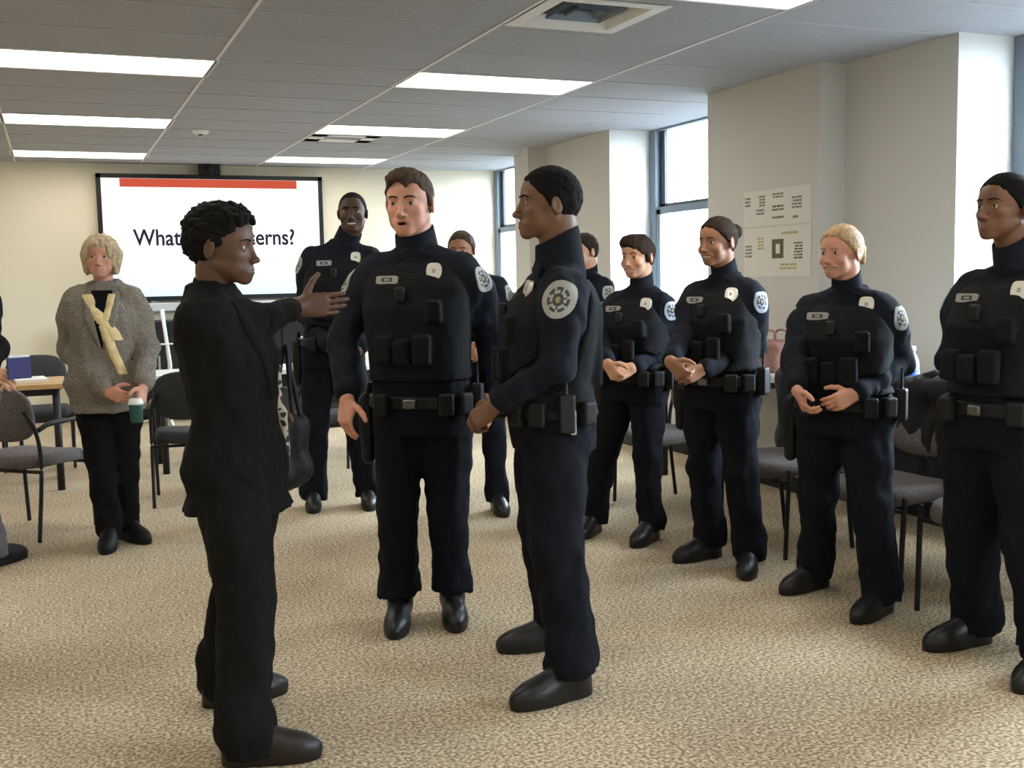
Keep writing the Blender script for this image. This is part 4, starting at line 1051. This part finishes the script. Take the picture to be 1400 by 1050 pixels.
go('suit', 'person in a black trouser suit, cropped black hair, pointing with outstretched arm', d=3.48, a=82, top='suit', fem=.8, S=.238, head=(305, 338), ha=84, hp=-2,
   sh=(299, 422), hip=(326, 632), sw=.165, R=((344, 442, .02), (409, 419, .18), (484, 413, .24)), L=((338, 522, .28), (372, 556, .28), (384, 592, .25)),
   palmR=(1, .1, .1), palmL=(-.8, -.2, .2), curlR=(.08, .1, .12, .18), thumbR=1.0, curlL=(.9, .9, 1., 1.), fR=((337, 1043), (440, 1034)), fL=((306, 962), (398, 944)),
   skin=SK_DARK, hair='crop', hairm=m_hairblk, lipf=1.45, boot=False, shoem=m_brownshoe, h=.009, hf=.0042, hem=.15, flare=.015, hs=.98, bulk=.98, hw=.075, cuff=.03, trr=(.112, .086, .080))
go('speaker', 'person in black police uniform and vest, short brown hair, facing forward in the middle', d=4.41, a=-12, top='uniform', S=.262, head=(560, 278), ha=-14, hp=-3, mouth='open',
   sh=(571, 363), hip=(577, 556), sw=.215, bulk=1.10, R=((469, 466, .03), (474, 545, -.14), (470, 598, -.17)), L=((672, 463, .08), (668, 540, .06), (672, 592, .06)),
   palmR=(.5, -.8, 0), palmL=(-1, -.2, 0), thumbR=.5, fR=((548, 850), (540, 874)), fL=((619, 842), (625, 867)), skin=SK_FAIR, hair='side', hairm=m_hairbr, h=.0095, hf=.0045, neck=.063,
   belt=.03, cuff=.125, trr=(.106, .083, .078), shoe=1.08, hw=.095, pshape='shield', kx=0)
go('listener', 'person in black police uniform seen in profile with round shoulder patch, looking left', d=3.9, a=-80, top='uniform', S=.252, head=(750, 279), ha=-82, hp=2,
   sh=(756, 386), hip=(752, 575), sw=.195, bulk=1.10, clip=62, cuff=.095, L=((762, 503, -.2), (676, 555, -.14), (628, 590, -.06)), R=((742, 500, .22), (678, 550, .06), (634, 582, .06)),
   palmL=(-.6, -.4, -.5), palmR=(.6, -.4, -.5), curlL=(.5, .6, .7, .8), curlR=(.6, .7, .8, .9), fL=((782, 952), (692, 974)), fR=((762, 884), (702, 890)), lipf=1.35, skin=SK_BR, hair='short', hairm=m_hairblk,
   h=.009, hf=.0042, trr=(.116, .092, .082), shoe=1.08, patchm=m_patch, prx=.058, pry=.06, pshape='round', vlo=.1, neck=.063, belly=.02)
go('back', 'tall person in dark uniform, shaved head and wide smile, beside the screen', d=6.75, a=4, top='uniform', S=.245, head=(482, 291), ha=2, hp=2, mouth='smile', sh=(466, 347), hip=(455, 478), sw=.20, bulk=1.05,
   R=((417, 430, .05), (452, 476, -.22), (482, 490, -.26)), L=((517, 430, .05), (490, 478, -.22), (462, 492, -.28)), palmR=(0, -1, 0), palmL=(0, -1, 0), fR=((430, 693), (427, 706)), fL=((503, 690), (508, 704)),
   skin=SK_DARK2, hair='buzz', hairm=m_hairblk, h=.012, hf=.006, trr=(.105, .083, .076))
go('window', 'person in dark uniform, brown hair, half hidden behind the middle officer', d=6.6, a=-10, top='uniform', S=.222, head=(631, 342), ha=-12, hp=-6, sh=(644, 388), hip=(652, 490), sw=.19, bulk=1.05,
   R=((605, 450, .05), (632, 478, -.2), (655, 486, -.24)), L=((690, 455, .02), (668, 480, -.2), (645, 488, -.24)), palmR=(0, -1, 0), palmL=(0, -1, 0), fR=((626, 698), (618, 709)), fL=((680, 698), (690, 708)),
   skin=SK_TAN, hair='short', hairm=m_hairbr, h=.012, hf=.006, fem=.3)
go('hidden', 'person with dark hair almost wholly hidden behind the officer in profile', d=6.9, a=-40, top='uniform', S=.222, head=(798, 344), ha=-55, sh=(799, 389), hip=(803, 497), sw=.165, fem=.5,
   R=((776, 445, -.02), (782, 470, -.2), (792, 482, -.24)), L=((820, 447, .02), (806, 472, -.2), (790, 484, -.26)), palmR=(0, -1, 0), palmL=(0, -1, 0), fR=((790, 684), (778, 692)), fL=((818, 680), (806, 688)),
   skin=SK_FAIR2, hair='short', hairm=m_hairdk, h=.012, hf=.006, badge=False, name=False)
go('smile', 'person in dark uniform with short dark red hair, hands clasped, before the window', d=5.84, a=-38, top='uniform', fem=.9, S=.226, head=(872, 351), ha=-42, hp=-2, mouth='smile', sh=(874, 410), hip=(867, 526), sw=.165, bulk=1.06,
   L=((919, 474, .02), (864, 503, -.2), (828, 520, -.25)), R=((823, 470, -.05), (830, 497, -.26), (848, 524, -.30)), palmL=(-.3, -1, 0), palmR=(.3, -1, 0), curlL=(.6, .7, .7, .8), curlR=(.7, .8, .8, .9),
   fL=((890, 738), (868, 749)), fR=((812, 728), (797, 736)), skin=SK_FAIR2, hair='wave', hairm=m_hairdk, h=.011, hf=.0055, patchm=m_patchblue)
go('bun', 'person in dark uniform with dark hair in a bun, smiling, hands clasped', d=5.28, a=-42, top='uniform', fem=.9, S=.229, head=(981, 331), ha=-52, hp=-2, mouth='smile', sh=(990, 396), hip=(985, 532), sw=.17, bulk=1.10,
   L=((1033, 476, .02), (958, 506, -.22), (918, 524, -.28)), R=((934, 462, -.05), (916, 494, -.28), (942, 522, -.32)), palmL=(-.3, -1, 0), palmR=(.3, -1, 0), curlL=(.6, .7, .7, .8), curlR=(.7, .8, .8, .9),
   fL=((1024, 778), (1019, 796)), fR=((970, 762), (922, 770)), skin=SK_TAN, hair='bun', hairm=m_hairdk, h=.0105, hf=.005, patchm=m_patchblue, trr=(.104, .080, .072))
go('blonde', 'person in dark uniform with blonde hair tied back, standing by the window table', d=4.63, a=-32, top='uniform', fem=.9, badget=1.0, S=.218, head=(1150, 345), ha=-54, hp=-2, hr=0, mouth='smile', sh=(1158, 416), hip=(1155, 566), sw=.175, bulk=1.13,
   L=((1233, 497, .02), (1166, 540, -.2), (1118, 562, -.27)), R=((1086, 492, -.04), (1090, 534, -.18), (1106, 572, -.24)), palmL=(-.3, -1, 0), palmR=(1, -.3, 0), curlL=(.5, .6, .7, .8), curlR=(.6, .6, .7, .8),
   fL=((1205, 838), (1163, 856)), fR=((1116, 803), (1064, 815)), skin=SK_FAIR, hair='pony', hairm=m_hairbl, h=.0095, hf=.0045, trr=(.108, .084, .076))
go('right', 'person in dark uniform at the right photo edge, black hair, chin raised', d=3.9, a=-58, top='uniform', fem=.7, S=.236, head=(1373, 285), ha=-66, hp=5, sh=(1384, 388), hip=(1370, 575), sw=.18, bulk=1.14,
   R=((1302, 490, .12), (1352, 548, .34), (1386, 562, .38)), L=((1462, 500, .0), (1440, 560, .25), (1412, 575, .34)), palmR=(0, -1, 0), palmL=(0, -1, 0), fR=((1332, 880), (1250, 893)), fL=((1432, 926), (1376, 958)),
   lipf=1.5, skin=SK_BR, hair='bun', hairm=m_hairblk, h=.009, hf=.0042, trr=(.122, .096, .086), shoe=1.05)
go('blazer', 'older person with short blonde hair, grey tweed blazer and cream scarf, hands clasped', d=6.0, a=12, top='blazer', fem=.9, S=.232, head=(138, 351), ha=10, sh=(142, 404), hip=(147, 524), sw=.165, bulk=1.05,
   R=((94, 478, .02), (148, 536, -.2), (180, 548, -.24)), L=((202, 476, .02), (196, 530, -.17), (190, 566, -.27)), palmR=(.3, -1, 0), palmL=(-1, -.5, 0), curlR=(.6, .7, .7, .8), curlL=(.6, .7, .7, .8),
   fR=((151, 746), (146, 757)), fL=((174, 737), (206, 745)), skin=SK_FAIR, hair='bob', hairm=m_hairbl2, h=.0105, hf=.005, shoem=m_blk, hem=.18, flare=.02, slr=(.07, .058, .05))
go('edge', 'person cut off by the left photo edge, dark jacket and grey trousers', d=5.5, a=62, top='jacket', S=.235, head=(-62, 345), sh=(-58, 408), hip=(-52, 545), sw=.19,
   R=((-4, 474, -.15), (-20, 510, -.32), (6, 521, -.36)), L=((-40, 480, .2), (-22, 520, .0), (4, 528, -.1)), palmR=(.4, -.6, -.4), palmL=(-.4, -.6, -.4), fR=((-8, 775), (22, 765)), fL=((-60, 752), (-20, 750)),
   skin=SK_FAIR2, hair='short', hairm=m_hairdk, h=.012, hf=.006, boot=False, shoem=m_blk, trm=mat('grey_trouser_cloth', (.10, .095, .105), .9))

# ------------------------------------------------------------------ things held or worn
q = pp['blazer']; fin = q['fin']; bv = BVHTree.FromPolygons([tuple(v) for v in q['JV']], [tuple(r) for r in q['JQ']])
def drape(x, t, up=.012):
    p0 = q['Hc']+(q['Sc']-q['Hc'])*t+q['lf']*x+q['fw']*.6; hit = bv.ray_cast(Vector(p0), Vector(-q['fw']), 1.)
    return (np.array(hit[0])+q['fw']*up) if hit[0] is not None else p0-q['fw']*.47
def strip(path, wid, name, m, thick=.012):
    b = MB(); vs = []; n = len(path)
    for i, (x, t) in enumerate(path):
        w = wid if not hasattr(wid, '__len__') else wid[i]
        for k, (s, u) in enumerate(((-1, .004), (-.5, .004+thick), (0, .007+thick), (.5, .004+thick), (1, .004))): vs.append(drape(x+s*w, t, u))
    b.add(vs, [(i*5+k, i*5+k+1, (i+1)*5+k+1, (i+1)*5+k) for i in range(n-1) for k in range(4)], 0, True)
    return fin(b.build(name, m, q['root']))
sc_ = empty('scarf', tuple(q['nb']), 0, 'cream knitted scarf hanging down the front of the tweed blazer', 'scarf')
def scarf_strip(path, wid):
    o = strip(path, wid, 'scarf_end', m_scarf); o.parent = sc_; o.matrix_parent_inverse = Matrix.Translation(-Vector(tuple(q['nb']))); return o
scarf_strip([(-.075, 1.02), (-.06, .93), (-.025, .82), (.02, .70), (.055, .60), (.075, .5)], [.028, .032, .034, .036, .036, .034])
scarf_strip([(.055, 1.02), (.05, .9), (.035, .78), (.02, .66), (.035, .5), (.06, .34), (.085, .22), (.10, .12)], [.022, .024, .026, .028, .028, .026, .024, .024])
b = MB(); c = q['nb']+UP*.035
b.tube([tuple(c+.088*(q['lf']*math.sin(a_)-q['fw']*math.cos(a_))+UP*.03*math.cos(a_)) for a_ in np.linspace(-2.3, 2.3, 16)], .024, 10)
o = b.build('scarf_loop', m_scarf, sc_); o.matrix_parent_inverse = Matrix.Translation(-Vector(tuple(q['nb'])))
w = (q['arms']['L'][2]+q['arms']['L'][3])/2
w = P(186, 562, depth(w)-.045)
t = empty('travel_cup', (w[0], w[1], w[2]-.06), 0, 'small green and white cup held by the person in the blazer', 'cup')
m_green = mat('dark_green_plastic', (.012, .075, .06), .4)
MB().lathe([(.026, 0), (.030, .005), (.036, .09), (.036, .095)]).build('body', m_green, t); MB().lathe([(.039, .095), (.039, .105), (.030, .125), (.028, .126)]).build('lid', m_white, t)

q = pp['suit']; wr = q['arms']['L'][2]
top = P(392, 512, 3.74); c = P(391, 590, 3.74)
t = empty('handbag', (c[0], c[1], c[2]-.2), 0, 'black handbag with ornament scarf hanging from the arm of the pointing person', 'handbag')
Fi = Matrix.Translation(-Vector((c[0], c[1], c[2]-.2)))
Rb = np.stack([q['fw'], -q['lf'], UP], 1)
Fd = Field(c-.4, c+.4, .008); Fd.add(rbox(c-UP*.055, (.055, .11, .11), Rb, .035)); Fd.add(ell(c-UP*.14, (.07, .13, .06), Rb), .04); Fd.noise(.006, (.06, .06, .08), 5)
V, Q = Fd.mesh(); o = mesh_obj('body', V, Q, m_blk, t); o.matrix_parent_inverse = Fi
for s in (-1, 1):
    a_ = c+UP*.04+Rb[:, 1]*s*.04
    b = MB(); b.tube(bez([a_-Rb[:, 0]*.035, top+Rb[:, 1]*s*.012+UP*.0-Rb[:, 0]*.03, top+UP*.10, top+Rb[:, 1]*s*.012+Rb[:, 0]*.012, a_+Rb[:, 0]*.04], 8), .008, 8); o = b.build('strap', m_blk, t); o.matrix_parent_inverse = Fi
Fd = Field(c-.3, c+.35, .006); Fd.add(rbox(c+UP*.0+Rb[:, 1]*.115+Rb[:, 0]*.012, (.038, .014, .095), Rb, .01)); Fd.add(cone(c+UP*.09+Rb[:, 1]*.105+Rb[:, 0]*.01, top+UP*.03+Rb[:, 1]*.05-Rb[:, 0]*.012, .02, .014), .02); Fd.noise(.004, (.03, .03, .06), 2)
o = mesh_obj('ornament_scarf', *Fd.mesh(), m_orn, t); o.matrix_parent_inverse = Fi; o['label'] = 'black and beige ornament scarf tied on the bag'

q = pp['edge']; c = P(28, 503, 5.16)
t = empty('folder', tuple(c), .4, 'blue folder with white pages held at the left photo edge', 'folder')
m_fold = mat('dark_blue_card', (.03, .03, .14), .6)
b = MB(); b.box((-.055, -.012, -.05), (.045, -.008, .05)); b.box((-.055, .006, -.05), (.045, .010, .05)); b.box((-.059, -.012, -.05), (-.055, .010, .05)); b.build('cover', m_fold, t)
MB().box((-.05, -.007, -.045), (.043, .005, .062)).build('pages', m_white, t)

# ------------------------------------------------------------------ look
SC.view_settings.view_transform = 'Standard'; SC.view_settings.look = 'None'; SC.view_settings.gamma = 1; SC.view_settings.use_curve_mapping = False
SC.view_settings.exposure = 0.1
SC.cycles.use_denoising = True
SC.cycles.max_bounces = 8; SC.cycles.diffuse_bounces = 5; SC.cycles.transparent_max_bounces = 12
SC.cycles.sample_clamp_indirect = 6
